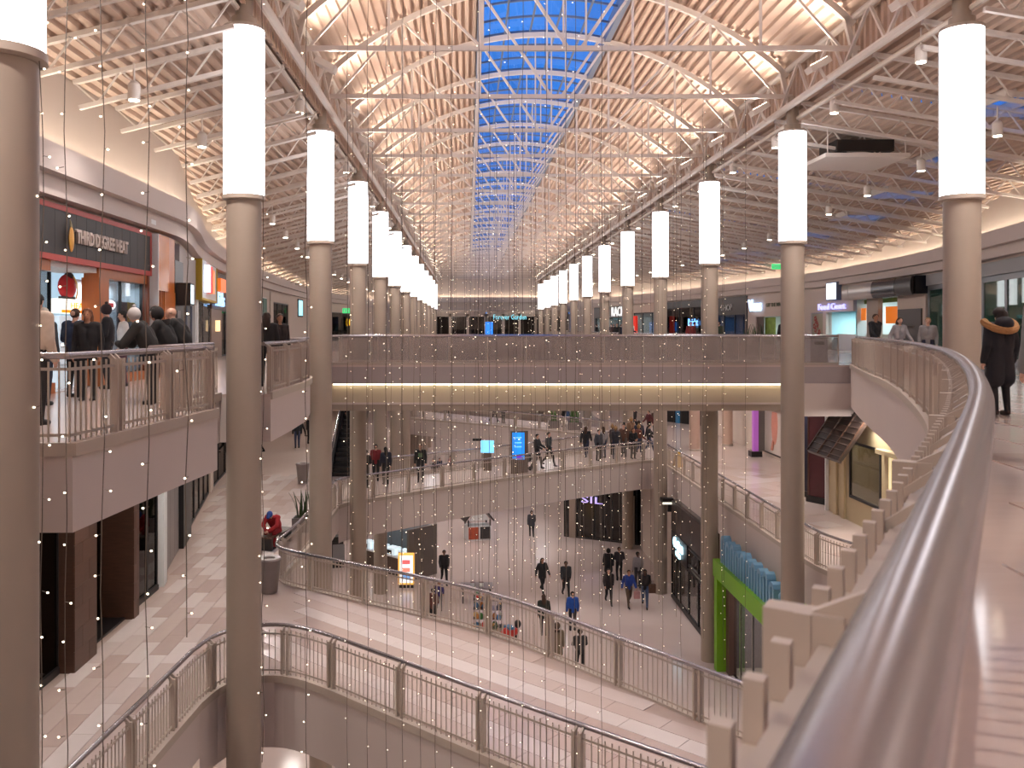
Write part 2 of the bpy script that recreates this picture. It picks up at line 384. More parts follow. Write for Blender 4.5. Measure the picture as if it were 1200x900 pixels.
# right roof deck leaves real openings for the small roof lights
RL = [(13.0, 17.5), (14.4, 23), (16.0, 29), (17.2, 35), (18.2, 41), (18.8, 47), (19.0, 53), (18.8, 59), (18.4, 65)]
ys = [YB] + sorted(sum([[y - 1.0, y + 1.0] for _, y in RL], [])) + [YE]
for k in range(len(ys) - 1):
    hole = None
    for x, y in RL:
        if abs((ys[k] + ys[k + 1]) / 2 - y) < .1: hole = x
    if hole is None: cb.add(*sheet(corr(zdr, XR, 25, .27, .1), ys[k], ys[k + 1]))
    else:
        cb.add(*sheet(corr(zdr, XR, hole - .9, .27, .1), ys[k], ys[k + 1])); cb.add(*sheet(corr(zdr, hole + .9, 25, .27, .1), ys[k], ys[k + 1]))
# clerestory strips between side decks and vault springing
for x, z0, z1 in ((XL, EYE + 6.3, EYE + 7.75), (XR, EYE + 6.6, EYE + 7.75)):
    n = int((YE - YB) / .3); prof = []
    for i in range(n):
        a = YB + .3 * i
        for t, u in ((0, 0), (.42, 0), (.5, 1), (.92, 1)): prof.append((a + .3 * t, x + (.07 * u)))
    cb.add([(u, y, z0) for y, u in prof] + [(u, y, z1) for y, u in prof], [(i, i + 1, len(prof) + i + 1, len(prof) + i) for i in range(len(prof) - 1)])
CEIL = struct(cb.build('ceiling', M_DECK), 'ribbed steel roof deck with barrel vault and sloping sides', 'ceiling')
for k, (x, y) in enumerate(RL):
    z = zdr(x); b = MB()
    for x0, x1, y0, y1 in ((x - .95, x - .9, y - 1, y + 1), (x + .9, x + .95, y - 1, y + 1), (x - .95, x + .95, y - 1.05, y - 1), (x - .95, x + .95, y + 1, y + 1.05), (x - .04, x + .04, y - 1, y + 1)):
        b.box(x0, x1, y0, y1, z - .04, z + .2)
    o = b.build('roof_light_curb', M_STEEL, CEIL)
    MB().box(x - .9, x + .9, y - 1, y + 1, z + .17, z + .19).build('pane', M_PANE, o)
# vault frames: arch rib + web, tie beam
ZT = EYE + 6.93
ab = MB()
xs = [XL + .15 + (XR - XL - .3) * i / 26 for i in range(27)]
ab.tube([(x, 0, arcz(x, -.02)) for x in xs], 0, sq=(.12, .16))
for x in (SKX[0] - .05, SKX[1] + .05): ab.beam((x, 0, ZT), (x, 0, arcz(x)), .065)
for x in (xc - 4.6, xc + 4.6): ab.beam((x, 0, ZT), (x, 0, arcz(x)), .06)
for s in (-1, 1):
    ab.beam((xc + .15 * s, 0, ZT), (xc + 2.25 * s, 0, arcz(xc + 2.25)), .075)
    ab.beam((xc + 2.28 * s, 0, ZT), (xc + 4.6 * s, 0, arcz(xc + 4.6)), .06)
    ab.beam((xc + 6.6 * s, 0, ZT), (xc + 4.6 * s, 0, arcz(xc + 4.6)), .06)
    ab.beam((xc + 6.95 * s, 0, ZT - .25), (xc + 6.7 * s, 0, EYE + 7.7), .12)
for dx in (-.28, .28): ab.beam((xc + dx, 0, ZT), (xc + dx, 0, arcz(xc)), .045)
am = ab.mesh('arch_rib', M_STEEL)
tb = MB().beam((XL, 0, 0), (XR, 0, 0), .1, .12).mesh('tie_beam', M_STEEL)
FRY = [3.75 + 4.5 * i for i in range(-3, 27)]
for y in FRY:
    o = link('arch_rib', am, CEIL, (0, y, 0)); link('tie_beam', tb, o, (0, 0, ZT))
# longitudinal trusses above the column rows
for X, s in ((XL, 1), (XR, -1)):
    b = MB(); z0, z1 = EYE + 6.5, EYE + 7.7
    b.tube([(X + .3 * s, YB, z0), (X + .3 * s, YE, z0)], .1, 8); b.tube([(X + .15 * s, YB, z1), (X + .15 * s, YE, z1)], .09, 8)
    b.tube([(X - .1 * s, YB, z0 - .25), (X - .1 * s, YE, z0 - .25)], .06, 6)
    y = YB
    while y < YE - 2.3:
        b.beam((X + .3 * s, y, z0), (X + .15 * s, y + 1.125, z1), .07); b.beam((X + .15 * s, y + 1.125, z1), (X + .3 * s, y + 2.25, z0), .07); y += 2.25
    b.build('longitudinal_truss', M_STEEL, CEIL)
# side joists
def joist(x0, z0, x1, z1, h):
    b = MB(); n = max(3, int(abs(x1 - x0) / .9)); P = lambda t, u: (x0 + (x1 - x0) * t, 0, z0 + (z1 - z0) * t + u)
    b.beam(P(0, -.05), P(1, -.05), .12, .1); b.beam(P(0, -h), P(.97, -h), .1, .09)
    for i in range(n):
        b.beam(P(i / n, -.05), P((i + .5) / n, -h), .035); b.beam(P((i + .5) / n, -h), P((i + 1) / n, -.05), .035)
    return b
jl = {}
y = -10.5
while y < 120:
    xw = round(xat(WL, y) * 2) / 2 + .1
    if xw not in jl: jl[xw] = joist(XL, zdl(XL), xw, zdl(xw), .62).mesh('roof_joist', M_STEEL)
    link('roof_joist', jl[xw], CEIL, (0, y, 0))
    xw = round(xat(WR, y) * 2) / 2 - .1
    if xw not in jl: jl[xw] = joist(XR, zdr(XR), xw, zdr(xw), .6).mesh('roof_joist', M_STEEL)
    link('roof_joist', jl[xw], CEIL, (0, y, 0)); y += 2.25
# skylight: frame with panes
SK = MB()
NCOL = 5
for x in np.linspace(SKX[0], SKX[1], NCOL + 1):
    SK.beam((x, YB, arcz(x, .2)), (x, YE, arcz(x, .2)), .06 if SKX[0] < x < SKX[1] else .2, .08 if SKX[0] < x < SKX[1] else .5)
SKO = SK.build('skylight', M_MULLION, CEIL)
pb = MB()
xsx = [SKX[0] + (SKX[1] - SKX[0]) * i / 10 for i in range(11)]
pb.tube([(x, 0, arcz(x, .2)) for x in xsx], 0, sq=(.05, .07))
pm = pb.mesh('glazing_bar', M_MULLION)
y = YB
bars = []
while y < YE: bars.append(y); y += 1.5
for y in bars: link('glazing_bar', pm, SKO, (0, y, 0))
pmesh = []
for c in range(NCOL):
    xa, xb = SKX[0] + (SKX[1] - SKX[0]) * c / NCOL, SKX[0] + (SKX[1] - SKX[0]) * (c + 1) / NCOL
    q = MB().add([(xa, -.74, arcz(xa, .2)), (xb, -.74, arcz(xb, .2)), (xb, .74, arcz(xb, .2)), (xa, .74, arcz(xa, .2))], [(0, 1, 2, 3)])
    pmesh.append(q.mesh('pane', M_PANE))
far = MB(); cnt = 0
for y in bars:
    for c in range(NCOL):
        if y > 17 and cnt < 295: link('pane', pmesh[c], SKO, (0, y + .75, 0)); cnt += 1
        else:
            far.add([(v.co.x, v.co.y + y + .75, v.co.z) for v in pmesh[c].vertices], [(0, 1, 2, 3)])
far.build('far_panes', M_PANE, SKO, kind='stuff')
# ------------------------------------------------------------------ columns with drum lamps
def column_meshes():
    sh = MB().lathe(0, 0, [(.335, 0), (.335, EYE + 2.55)], 28).mesh('shaft', M_COLUMN, True)
    ri = MB().lathe(0, 0, [(.36, EYE + 2.5), (.41, EYE + 2.52), (.41, EYE + 2.6), (.36, EYE + 2.6)], 28)
    ri.lathe(0, 0, [(.40, EYE + 5.84), (.40, EYE + 5.9), (.2, EYE + 5.92)], 28)
    rim = ri.mesh('lamp_rim', M_BEIGE, True)
    dr = MB().lathe(0, 0, [(.395, EYE + 2.6), (.395, EYE + 5.86)], 32, cap=False).mesh('lamp_drum', M_DRUM, True)
    se = MB()
    for a in (.9, 2.6, 4.4): se.beam((.398 * math.cos(a), .398 * math.sin(a), EYE + 2.6), (.398 * math.cos(a), .398 * math.sin(a), EYE + 5.86), .015)
    sem = se.mesh('drum_seam', M_CHROME)
    ne = MB().lathe(0, 0, [(.24, EYE + 5.9), (.24, EYE + 6.08), (.17, EYE + 6.1), (.17, EYE + 6.9)], 20).mesh('neck', M_COLUMN, True)
    return sh, rim, dr, sem, ne
cm = column_meshes()
for X, lab, grp in ((XL, 'tall round beige column topped by a glowing white drum lamp, in the row on the sign shop side', 'drum lamp columns on the sign shop side'),
                    (XR, 'tall round beige column topped by a glowing white drum lamp, in the row on the curved handrail side', 'drum lamp columns on the curved handrail side')):
    for i, y in enumerate(COLY):
        if X == XR and i == 0: continue
        base = 0.0
        if X == XR and i == 1: base = L3 + .0
        r = thing('lamp_column', lab, 'column', (X, y, base), 0, grp)
        if base:
            l2 = lab.replace('in the row', 'standing on the walkway tiles, in the row')
            r['label'] = 'round beige drum lamp column that stands on the top walkway tiles beside the walking shoppers'
            del r['group']
            ms = MB().lathe(0, 0, [(.335, base), (.335, EYE + 2.55)], 28).mesh('shaft', M_COLUMN, True)
        else: ms = cm[0]
        for nm, me in (('shaft', ms), ('lamp_rim', cm[1]), ('lamp_drum', cm[2]), ('neck', cm[4])): o = link(nm, me, r, (0, 0, -base))
        link('drum_seam', cm[3], r.children[2] if len(r.children) > 2 else r, (0, 0, 0))
# plain round columns of the middle level
for x, y in ((13.3, 51.5), (15.9, 53.8)):
    r = thing('round_column', 'plain round pinkish column on the middle level, without lamp', 'column', (x, y, L2 + .0), 0, 'plain middle level columns')
    MB().lathe(0, 0, [(.31, 0), (.31, 4.6)], 24).build('shaft', mat('pink_column', (196, 168, 152), .45, var=.04), r, True)
    MB().lathe(0, 0, [(.34, 0), (.34, .1), (.31, .12)], 24).build('base_ring', M_BEIGE, r, True)
# ------------------------------------------------------------------ crossing bridge on the top level
bb = MB().box(-5.0, 13.9, B3[0], B3[1], L3 - .06, L3)
BR = struct(bb.build('floor', M_FLOOR), 'straight top level bridge deck crossing the hall', 'floor')
MB().box(-5.0, 13.9, B3[0] - .02, B3[1] + .02, L3 - .68, L3 - .06).build('slab_fascia', mat('bridge_fascia', (168, 156, 154), .55, var=.03), BR)
MB().box(-5.0, 13.9, B3[0] + .22, B3[1] - .22, L3 - 1.38, L3 - .68).build('recessed_beam', mat('cream_beam', (196, 180, 158), .6, var=.03), BR)
MB().box(-5.0, 13.9, B3[0] + .04, B3[1] - .04, L3 - 1.66, L3 - 1.38).build('bottom_flange', M_COLUMN, BR)
MB().box(-5.0, 13.9, B3[0] + .0, B3[0] + .05, L3 - 1.43, L3 - 1.36).build('flange_lip', M_FASCIA, BR)
MB().box(-4.9, 11.6, B3[0] + .1, B3[0] + .14, L3 - .72, L3 - .685).build('cove_light_strip', M_COVEB, BR)
MB().box(11.65, 14.6, B3[0] - .1, B3[1], L3 - 1.85, L3 - .66).build('end_block', M_FASCIA, BR)
def glassrail(y, label, x0=-4.95, x1=13.5):
    r = thing('glass_railing', label, 'railing', (0, y, L3))
    MB().tube([(x0, 0, 1.06), (x1, 0, 1.06)], .045, 8).build('handrail', M_RAILTUBE, r, True)
    MB().box(x0, x1, -.03, .03, 0, .09).build('base_shoe', M_BEIGE, r)
    n = 13
    for i in range(n):
        a = x0 + (x1 - x0) * i / n; b_ = x0 + (x1 - x0) * (i + 1) / n
        MB().box(a + .015, b_ - .015, -.008, .008, .09, 1.0).build('glass_panel', M_RAILGLASS, r)
    for i in range(n + 1):
        a = x0 + (x1 - x0) * i / n
        MB().box(a - .012, a + .012, -.02, .02, .05, 1.03).build('clamp_post', M_BEIGE, r)
glassrail(B3[0] + .1, 'long glass panel railing along the lit face of the straight bridge')
glassrail(B3[1] - .1, 'glass panel railing on the far side of the straight bridge')
# ------------------------------------------------------------------ picket railings
PICK = {}
def railing(P, z, label, side=1, h=1.06, post=1.6, step=.12, single=True, hoff=.09, tube=.042, pw=.02, curb=True, start=.2, ptop=.9, plate=0.0):
    """side=+1: walkway lies to the left of the path"""
    r = thing('picket_railing', label, 'railing', (P[0][0], P[0][1], z)); O = (P[0][0], P[0][1])
    L = lambda Q: [(x - O[0], y - O[1]) for x, y in Q]
    Q = L(offs(P, .06 * side)); H = L(offs(P, (.06 + hoff) * side))
    MB().tube([(x, y, h - tube) for x, y in H], tube, 10).build('handrail', M_RAILTUBE, r, True)
    b = MB().tube([(x, y, h * .82) for x, y in Q], 0, sq=(.02, .035)); b.build('upper_bar', M_BEIGE, r)
    MB().tube([(x, y, .12) for x, y in Q], 0, sq=(.02, .035)).build('lower_bar', M_BEIGE, r)
    if curb: MB().tube([(x, y, -.035) for x, y in L(offs(P, .02 * side))], 0, sq=(.12, .15)).build('curb', M_BEIGE, r)
    if plate: MB().tube([(x, y, h * .86) for x, y in L(offs(P, (.06 + hoff * .45) * side))], 0, sq=(plate, .012)).build('cap_plate', M_BEIGE, r)
    key = (h, pw, ptop)
    if key not in PICK: PICK[key] = MB().box(-pw / 2, pw / 2, -pw / 2, pw / 2, .04, h * ptop).mesh('picket', M_BEIGE)
    W = walk(Q, step, step / 2)
    jb = MB()
    for k, (x, y, a) in enumerate(W):
        if single and k < 295: link('picket', PICK[key], r, (x, y, 0), a)
        else: jb.obox(x, y, .04, h * ptop, pw, pw, a)
    if jb.v: jb.build('far_pickets', M_BEIGE, r, kind='stuff')
    pk = ('post', h, hoff, side, plate)
    if pk not in PICK:
        pb_ = MB()
        DX = (0,) if plate else (-.06, .06)
        for dx in DX: pb_.box(dx - .02, dx + .02, -.05, .05, -.05, h * .9)
        for dx in DX: pb_.beam((dx, 0, h * .88), (dx, hoff * side, h - tube), .02 if plate else .035, .03 if plate else .05)
        PICK[pk] = pb_.mesh('post', M_BEIGE)
    for x, y, a in walk(Q, post, start): link('post', PICK[pk], r, (x, y, 0), a)
    if plate:
        bm2 = MB().beam((0, 0, h * .86), (0, hoff * .62 * side, h - tube * 1.6), .014, .02).mesh('bracket', M_BEIGE)
        for x, y, a in walk(Q, .45, 3.2 if P[0][1] < 0 else .3): link('bracket', bm2, r, (x, y, 0), a)
    return r
i0 = next(i for i, p in enumerate(E3L) if p == (-5.05, 9.9))
railing(E3L[i0:i0 + 4], L3, 'beige picket railing in front of the dark sign shop', 1, start=.1, post=1.55, pw=.018)
railing(E3L[i0 + 3:i0 + 6], L3, 'beige picket railing set back in the notch behind a lamp column, where people lean', 1, start=.5, post=1.5, pw=.018)
railing(smoothpath(E3L[i0 + 6:], 3), L3, 'beige curved picket railing between the notch and the straight bridge', 1, post=1.6, pw=.018)
k0 = next(i for i, p in enumerate(E3R) if p[1] > -1.2)
k1 = next(i for i, p in enumerate(E3R) if p[1] > 7.4)
k2 = next(i for i, p in enumerate(E3R) if p[1] > 26.4)
railing(E3R[k0:k1 + 1], L3, 'foreground curved railing with thick satin steel handrail and flat beige pickets', -1, h=1.07, post=1.5, step=.125, hoff=.14, tube=.052, pw=.022, start=2.45, plate=.085)
railing(E3R[k1:], L3, 'curved beige picket railing with satin handrail running to the straight bridge', -1, h=1.07, post=1.6, step=.125, hoff=.14, tube=.052, pw=.024, plate=.1)
railing(E2L[1:] + NB_NEAR[1:14], L2, 'curved picket railing where the plank walkway turns onto the near footbridge', 1, post=1.7, pw=.016)
railing([p for p in NB_NEAR[13:] if p[0] < 9], L2, 'picket railing along the shaded edge of the near footbridge', 1, post=1.95, pw=.016)
railing([p for p in NB_FAR if p[0] < 9.5], L2, 'picket railing of the near footbridge on the side facing the ground floor crowd', -1, post=1.95, pw=.016)
railing([(-5.2, 35.0), (-5.2, 28), (-5.3, 26.2), (-5.35, 25.6)], L2, 'picket railing beside the seated man in red', -1, post=1.8, step=.13, pw=.016)
railing(MB_FRONT[:-2], L2, 'picket railing of the crowded footbridge facing the near footbridge', 1, post=1.9, step=.13, pw=.016)
railing(MB_BACK[2:], L2, 'picket railing on the back of the crowded footbridge', -1, post=1.9, step=.13, pw=.016, single=False)
railing(TB_FRONT, L2, 'picket railing of the farthest footbridge', 1, post=2.2, step=.15, single=False)
railing(E2R[6:], L2, 'straight picket railing of the glossy middle walkway by the tall banners', -1, post=1.6, step=.13, pw=.016)
railing(smoothpath(E3R2[:13], 1), L3, 'curved picket railing beyond the straight bridge, on the lit letters side', -1, single=False, step=.14)
railing(E3L2[:2] + [(-5.2, 116)], L3, 'picket railing of the top walkway beyond the bridge on the escalator side', 1, single=False, step=.16)
railing([(10.5, 62), (10.5, 116)], L3, 'far straight picket railing of the top walkway', -1, single=False, step=.2)
# ------------------------------------------------------------------ lights of the hall
WARM, NEUT = (1.0, .85, .74), (1.0, .92, .86)
ub = MB().box(-.28, .28, -.2, .2, 0, .16); ub.box(-.03, .03, -.03, .03, -.35, 0); ubm = ub.mesh('housing', M_STEEL)
ulm = MB().box(-.24, .24, -.16, .16, .161, .166).mesh('lens', M_SPOTLENS)
for X, s in ((XL, 1), (XR, -1)):
    for y in [q for q in FRY if q < 116]:
        r = thing('vault_uplight', 'boxy white floodlight on the roof truss, aimed up at the vault', 'floodlight', (X + .75 * s, y + .6, EYE + 6.62), 0, 'vault floodlights on the trusses')
        h_ = link('housing', ubm, r); h_.rotation_euler = (0, .5 * s, 0)
        link('lens', ulm, h_)
        lamp('floodlight_bulb', 'AREA', (.1 * s, 0, .2), P_UP, WARM, r, size=.5, spread=math.radians(150), rot=(0, math.pi + .75 * s, 0))
sb = MB().lathe(0, 0, [(.09, 0), (.12, .03), (.12, .32), (.07, .38), (.02, .4), (.02, .75)], 14).mesh('can', M_STEEL, True)
sl = MB().lathe(0, 0, [(.1, -.004), (.1, .02)], 14).mesh('lens', M_SPOTLENS)
def can(x, y, z, tilt, label, group, power, cone=2.2):
    r = thing('spot_can', label, 'spotlight', (x, y, z), 0, group)
    link('can', sb, r); link('lens', sl, r.children[0])
    if power: lamp('spot_bulb', 'SPOT', (0, 0, -.06), power, NEUT, r, spot_size=cone, spot_blend=.9, shadow_soft_size=.12, rot=(0, tilt, 0))
for X, s in ((XL, 1), (XR, -1)):
    for i, y in enumerate([5.5 + 4.5 * k for k in range(-4, 25)]):
        can(X - .1 * s, y, EYE + 5.75, -.28 * s, 'white can spotlight hung from the truss beside a drum lamp column', 'truss can spotlights', P_DOWN if i % 2 == 0 or y < -3 else 0)  # unseen cans behind the camera are added to brighten the foreground
for i, y in enumerate([4 + 4.5 * k for k in range(-3, 22)]):  # downlights behind the camera are added too, for more foreground light
    x = xat(WL, y) * .55 + XL * .45; can(x, y, zdl(x) - 1.2, 0, 'small white downlight hung below the sloping roof on the sign shop side', 'downlights on the sign shop side', P_DOWN * .22 if i % 2 == 0 else 0)
    x = xat(WR, y) * .45 + XR * .55; can(x, y, zdr(x) - 1.2, 0, 'small white downlight hung below the sloping roof on the steel canopy side', 'downlights on the steel canopy side', P_DOWN * .3 if i % 2 == 0 else 0)
dsm = MB().lathe(0, 0, [(.3, 0), (.3, .03)], 18).mesh('trim_ring', M_WHITE); dlm = MB().lathe(0, 0, [(.24, -.01), (.24, 0)], 18).mesh('lens', mat('soffit_lens', (255, 236, 214), .4, emit=4))
def soffit(x, y, z, label, grp, p, c=NEUT):
    r = thing('recessed_downlight', label, 'downlight', (x, y, z - .03), 0, grp)
    link('trim_ring', dsm, r); link('lens', dlm, r.children[0]); lamp('downlight_bulb', 'AREA', (0, 0, -.03), p, c, r, shape='DISK', size=.5)
for y in (8, 13, 18, 23, 28, 33, 38, 44, 50, 57, 65): soffit((xat(WL, y) - 5.3) / 2, y, L3 - .97, 'round recessed downlight in the soffit over the plank walkway', 'soffit downlights over the plank walkway', P_SOFFIT)
for x, y in ((13.0, 26.5), (13.7, 30.2), (13.9, 36.8), (13.8, 41)): soffit(x, y, L3 - 1.5 if y < 34.7 else L3 - 1.2, 'round recessed downlight in the soffit over the glossy walkway', 'soffit downlights over the glossy walkway', P_SOFFIT)
for y in (47, 51, 55, 59, 64): soffit(13.5, y, L3 - 1.2, 'round recessed downlight in the soffit over the glossy walkway', 'soffit downlights over the glossy walkway', P_SOFFIT)
for y in (18, 26, 36, 44, 52, 60): soffit(-7.2, y, L2 - 1.0, 'round recessed downlight in the soffit over the ground floor kiosks', 'soffit downlights over the ground floor', P_SOFFIT)
for y in (30, 38, 46, 54, 60): soffit(12.6, y, L2 - 1.35, 'round recessed downlight in the soffit inside the ground floor shops', 'soffit downlights inside ground floor shops', P_SOFFIT)
# ------------------------------------------------------------------ lettering and shopfronts
_dg = None
def text(body, size, m, parent, loc, ex=.03, name='lettering', width=None, align='LEFT', rot=(math.pi / 2, 0, 0), bold=0.0, solid=True):
    cu = bpy.data.curves.new('t', 'FONT'); cu.body = body; cu.size = size; cu.extrude = ex; cu.offset = bold; cu.align_x = align; cu.resolution_u = 2
    to = bpy.data.objects.new('t', cu); COL.objects.link(to)
    dg = bpy.context.evaluated_depsgraph_get(); dg.update()
    me = bpy.data.meshes.new_from_object(to.evaluated_get(dg)); bpy.data.objects.remove(to); bpy.data.curves.remove(cu)
    me.name = name; me.materials.clear(); me.materials.append(m)
    if width and len(me.vertices):
        xs_ = [v.co.x for v in me.vertices]; k = width / max(1e-6, max(xs_) - min(xs_))
        for v in me.vertices: v.co.x *= k
    o = link(name, me, parent, loc); o.rotation_euler = rot
    return o
def wpt(P, d): return (xat(P, d), d)
def frontage(name, label, A, B, z, cat='shopfront', group=None):
    """local frame: x runs left to right as seen from the hall, y goes into the shop, z up"""
    dx, dy = B[0] - A[0], B[1] - A[1]
    r = thing(name, label, cat, (A[0], A[1], z), math.atan2(dy, dx), group)
    return r, math.hypot(dx, dy)
def bx(parent, name, m, x0, x1, y0, y1, z0, z1, kind=None): return MB().box(x0, x1, y0, y1, z0, z1).build(name, m, parent, kind=kind)
def room(parent, w, h, depth, m, power=0, color=(1, 1, 1), fm=None, x0=0.0):
    b = MB(); b.box(x0, w, depth, depth + .05, 0, h); b.box(x0 - .05, x0, .1, depth, 0, h); b.box(w, w + .05, .1, depth, 0, h); b.box(x0, w, .05, depth, h, h + .05)
    b.build('interior', m, parent); bx(parent, 'interior_floor', fm or M_FLOOR, x0, w, .02, depth, .0, .015)
    if power:
        n = max(1, int((w - x0) / 3))
        for i in range(n): lamp('ceiling_panel', 'AREA', (x0 + (w - x0) * (i + .5) / n, depth * .45, h - .08), power / n, color, parent, shape='RECTANGLE', size=1.2, size_y=.5)
def panes(parent, xs_, z0, z1, mg, mm, t=.05, y=.0, top=True):
    for a, b_ in zip(xs_[:-1], xs_[1:]): bx(parent, 'pane', mg, a + t / 2, b_ - t / 2, y - .006, y + .006, z0, z1)
    for a in xs_: bx(parent, 'mullion', mm, a - t / 2, a + t / 2, y - .04, y + .04, z0, z1)
    if top:
        bx(parent, 'transom', mm, xs_[0], xs_[-1], y - .04, y + .04, z1 - t, z1); bx(parent, 'sill', mm, xs_[0], xs_[-1], y - .05, y + .05, z0, z0 + t)
EM = lambda name, c, e: mat(name, c, .4, emit=e)
H3S = ZS - L3 - .02
wallstrip([p for p in WL if p[1] < 15.6] + [wpt(WL, 15.75)], L3, ZS, 1.0, 'wall_left', 'plain beige wall before the dark sign shop')
# --- dark sign shop (top level)
A, B = wpt(WL, 15.8), wpt(WL, 23.3)
r, W = frontage('sign_shop', 'shop with long black sign board, red trim and orange wood posts', A, B, L3)
M_RED = mat('sign_red', (170, 66, 60), .5, var=.04)
M_SIGNBLACK = mat('sign_black', (38, 34, 35), .55, var=.12, scale=3, stretch=(12, 1, .3))
bx(r, 'sign_board', M_SIGNBLACK, 0, W, -.12, .3, 2.84, 3.76); SB = r.children[-1]
for a in range(0, 15): bx(SB, 'board', M_SIGNBLACK, a * .5 + .006, a * .5 + .494, -.132, -.12, 2.845, 3.755)
bx(r, 'red_trim', M_RED, 0, W, -.14, .3, 3.76, 3.87); bx(r, 'red_trim', M_RED, 0, W, -.14, .3, 2.72, 2.84); bx(r, 'red_trim', M_RED, W - .1, W, -.145, .3, 2.72, 3.8)
M_CREAM = mat('sign_letter', (206, 188, 178), .5, var=.05)
text('THIRD DEGREE HEAT', .4, M_CREAM, r, (2.88, -.17, 3.16), .03, 'sign_lettering', 2.85, bold=.012)
e = MB().sph((2.6, -.2, 3.2), (.1, .05, .27), 10, 8); e.build('pepper_emblem', mat('pepper_yellow', (206, 152, 74), .4, var=.2), r, True)
MB().tube([(2.6, -.2, 3.44), (2.57, -.2, 3.54), (2.54, -.2, 3.6)], [.03, .02, .012], 6).build('pepper_stem', mat('pepper_stem', (150, 140, 110), .5), r)
bx(r, 'wood_lintel', M_ORANGEWOOD, 0, 2.0, -.05, .3, 2.5, 2.72); bx(r, 'wood_lintel', M_ORANGEWOOD, 4.35, W, -.05, .3, 2.5, 2.72); bx(r, 'white_soffit', M_WHITE, 2.0, 4.35, 0, .9, 2.6, 2.72)
bx(r, 'wood_post', M_ORANGEWOOD, 4.35, 4.85, -.08, .35, 0, 2.5); bx(r, 'wood_post', M_ORANGEWOOD, -.05, .12, -.08, .3, 0, 2.72); bx(r, 'wood_post', mat('mahogany', (116, 58, 34), .4, var=.2), W - .12, W, -.08, .1, 0, 2.72)
bx(r, 'wood_base', M_ORANGEWOOD, .1, 2.25, -.03, .25, 0, .22); bx(r, 'wood_base', M_ORANGEWOOD, 4.85, W, -.03, .25, 0, .22)
bx(r, 'window_backdrop', mat('backdrop', (214, 226, 234), .6, var=.02), 4.9, W - .1, .75, .8, 0, 2.5); lamp('window_fill_light', 'AREA', (6.1, .45, 2.45), 45, (.8, .93, 1), r, shape='RECTANGLE', size=2.0, size_y=.2)  # fill light added to brighten the window backdrop, not a fixture
panes(r, [.12, 1.2, 2.25], .22, 2.5, M_SHOPGLASS, M_BLACK, .02, .1, False); panes(r, [4.85, 5.95, W - .12], .22, 2.5, M_SHOPGLASS, M_BLACK, .02, .1, False)
room(r, W, 3.6, 4.2, mat('shop_blue_white', (206, 222, 232), .6, var=.02), 150, (.78, .92, 1.0))
# things in that shop
def wallthing(root, name, label, cat, lx, ly, lz):
    a = root.rotation_euler.z; x = root.location.x + lx * math.cos(a) - ly * math.sin(a); y = root.location.y + lx * math.sin(a) + ly * math.cos(a)
    return thing(name, label, cat, (x, y, root.location.z + lz), a)
k = wallthing(r, 'display_cabinet', 'glowing white cabinet with orange and yellow header inside the sign shop', 'cabinet', 4.25, .42, .015)
bx(k, 'cabinet_body', EM('cabinet_glow', (225, 240, 250), .35), -.85, .85, 0, .26, 0, 1.6); bx(k, 'header', EM('header_white', (255, 250, 235), 1.2), -.88, .88, -.06, .26, 1.66, 1.97)
hd = k.children[-1]; bx(hd, 'header_stripe', EM('header_orange', (255, 150, 20), 1.0), -.88, .88, -.065, -.06, 1.66, 1.73); bx(hd, 'header_flame', EM('header_red', (200, 60, 20), .9), .62, .88, -.068, -.06, 1.73, 1.97)
text('HEAT', .2, EM('header_letters', (240, 160, 20), 1.0), hd, (-.45, -.07, 1.76), .004, 'header_letters', .8)
for z in (.5, .9, 1.25): bx(k, 'shelf', M_WHITE, -.8, .8, -.05, .1, z, z + .03)
k = wallthing(r, 'red_backpack', 'big red backpack with yellow piping standing on the glowing cabinet', 'backpack', 4.1, .5, 1.99); k.scale = (.8, .42, .62)
q = MB().sph((0, .15, .46), (.5, .28, .46), 14, 10); q.build('bag', mat('red_fabric', (176, 24, 34), .7, var=.15), k, True)
MB().sph((.05, .1, .86), (.22, .2, .14), 10, 7).build('top_flap', mat('black_fabric', (30, 20, 24), .7), k, True)
MB().tube([(.1, -.1, .85), (.32, -.1, .6), (.42, -.04, .25), (.4, 0, .05)], .03, 6).build('piping', mat('yellow_piping', (214, 160, 50), .6), k)
MB().box(-.35, .35, 0, .32, 0, .1).build('bag_base', mat('black_fabric', (30, 20, 24), .7), k)
k = wallthing(r, 'window_poster', 'grey and yellow collage poster behind the shop window beside orange wood', 'poster', 5.95, .16, 1.0)
bx(k, 'poster_sheet', mat('poster_grey', (96, 92, 108), .6, var=.2), 0, 1.15, 0, .02, 0, 1.0)
for a, b_, c, d, cc in ((.65, 1.15, .3, 1.0, (206, 180, 60)), (.05, .6, .3, .75, (120, 116, 130)), (.25, .95, .25, .5, (70, 130, 170)), (0, .6, 0, .28, (80, 70, 80))): bx(k, 'poster_patch', mat('patch_%d' % int(a * 100 + c * 10), cc, .6, var=.15), a, b_, -.004, 0, c, d)
k = wallthing(r, 'oval_sign', 'white oval glowing sign with red word in the shop window', 'sign', 5.3, .13, 1.78)
MB().sph((0, 0, .12), (.48, .06, .15), 18, 8).build('sign_body', EM('oval_white', (245, 250, 255), .9), k, True); bx(k, 'red_word', mat('oval_red', (190, 50, 60), .5), -.18, .16, -.075, -.055, .06, .16)
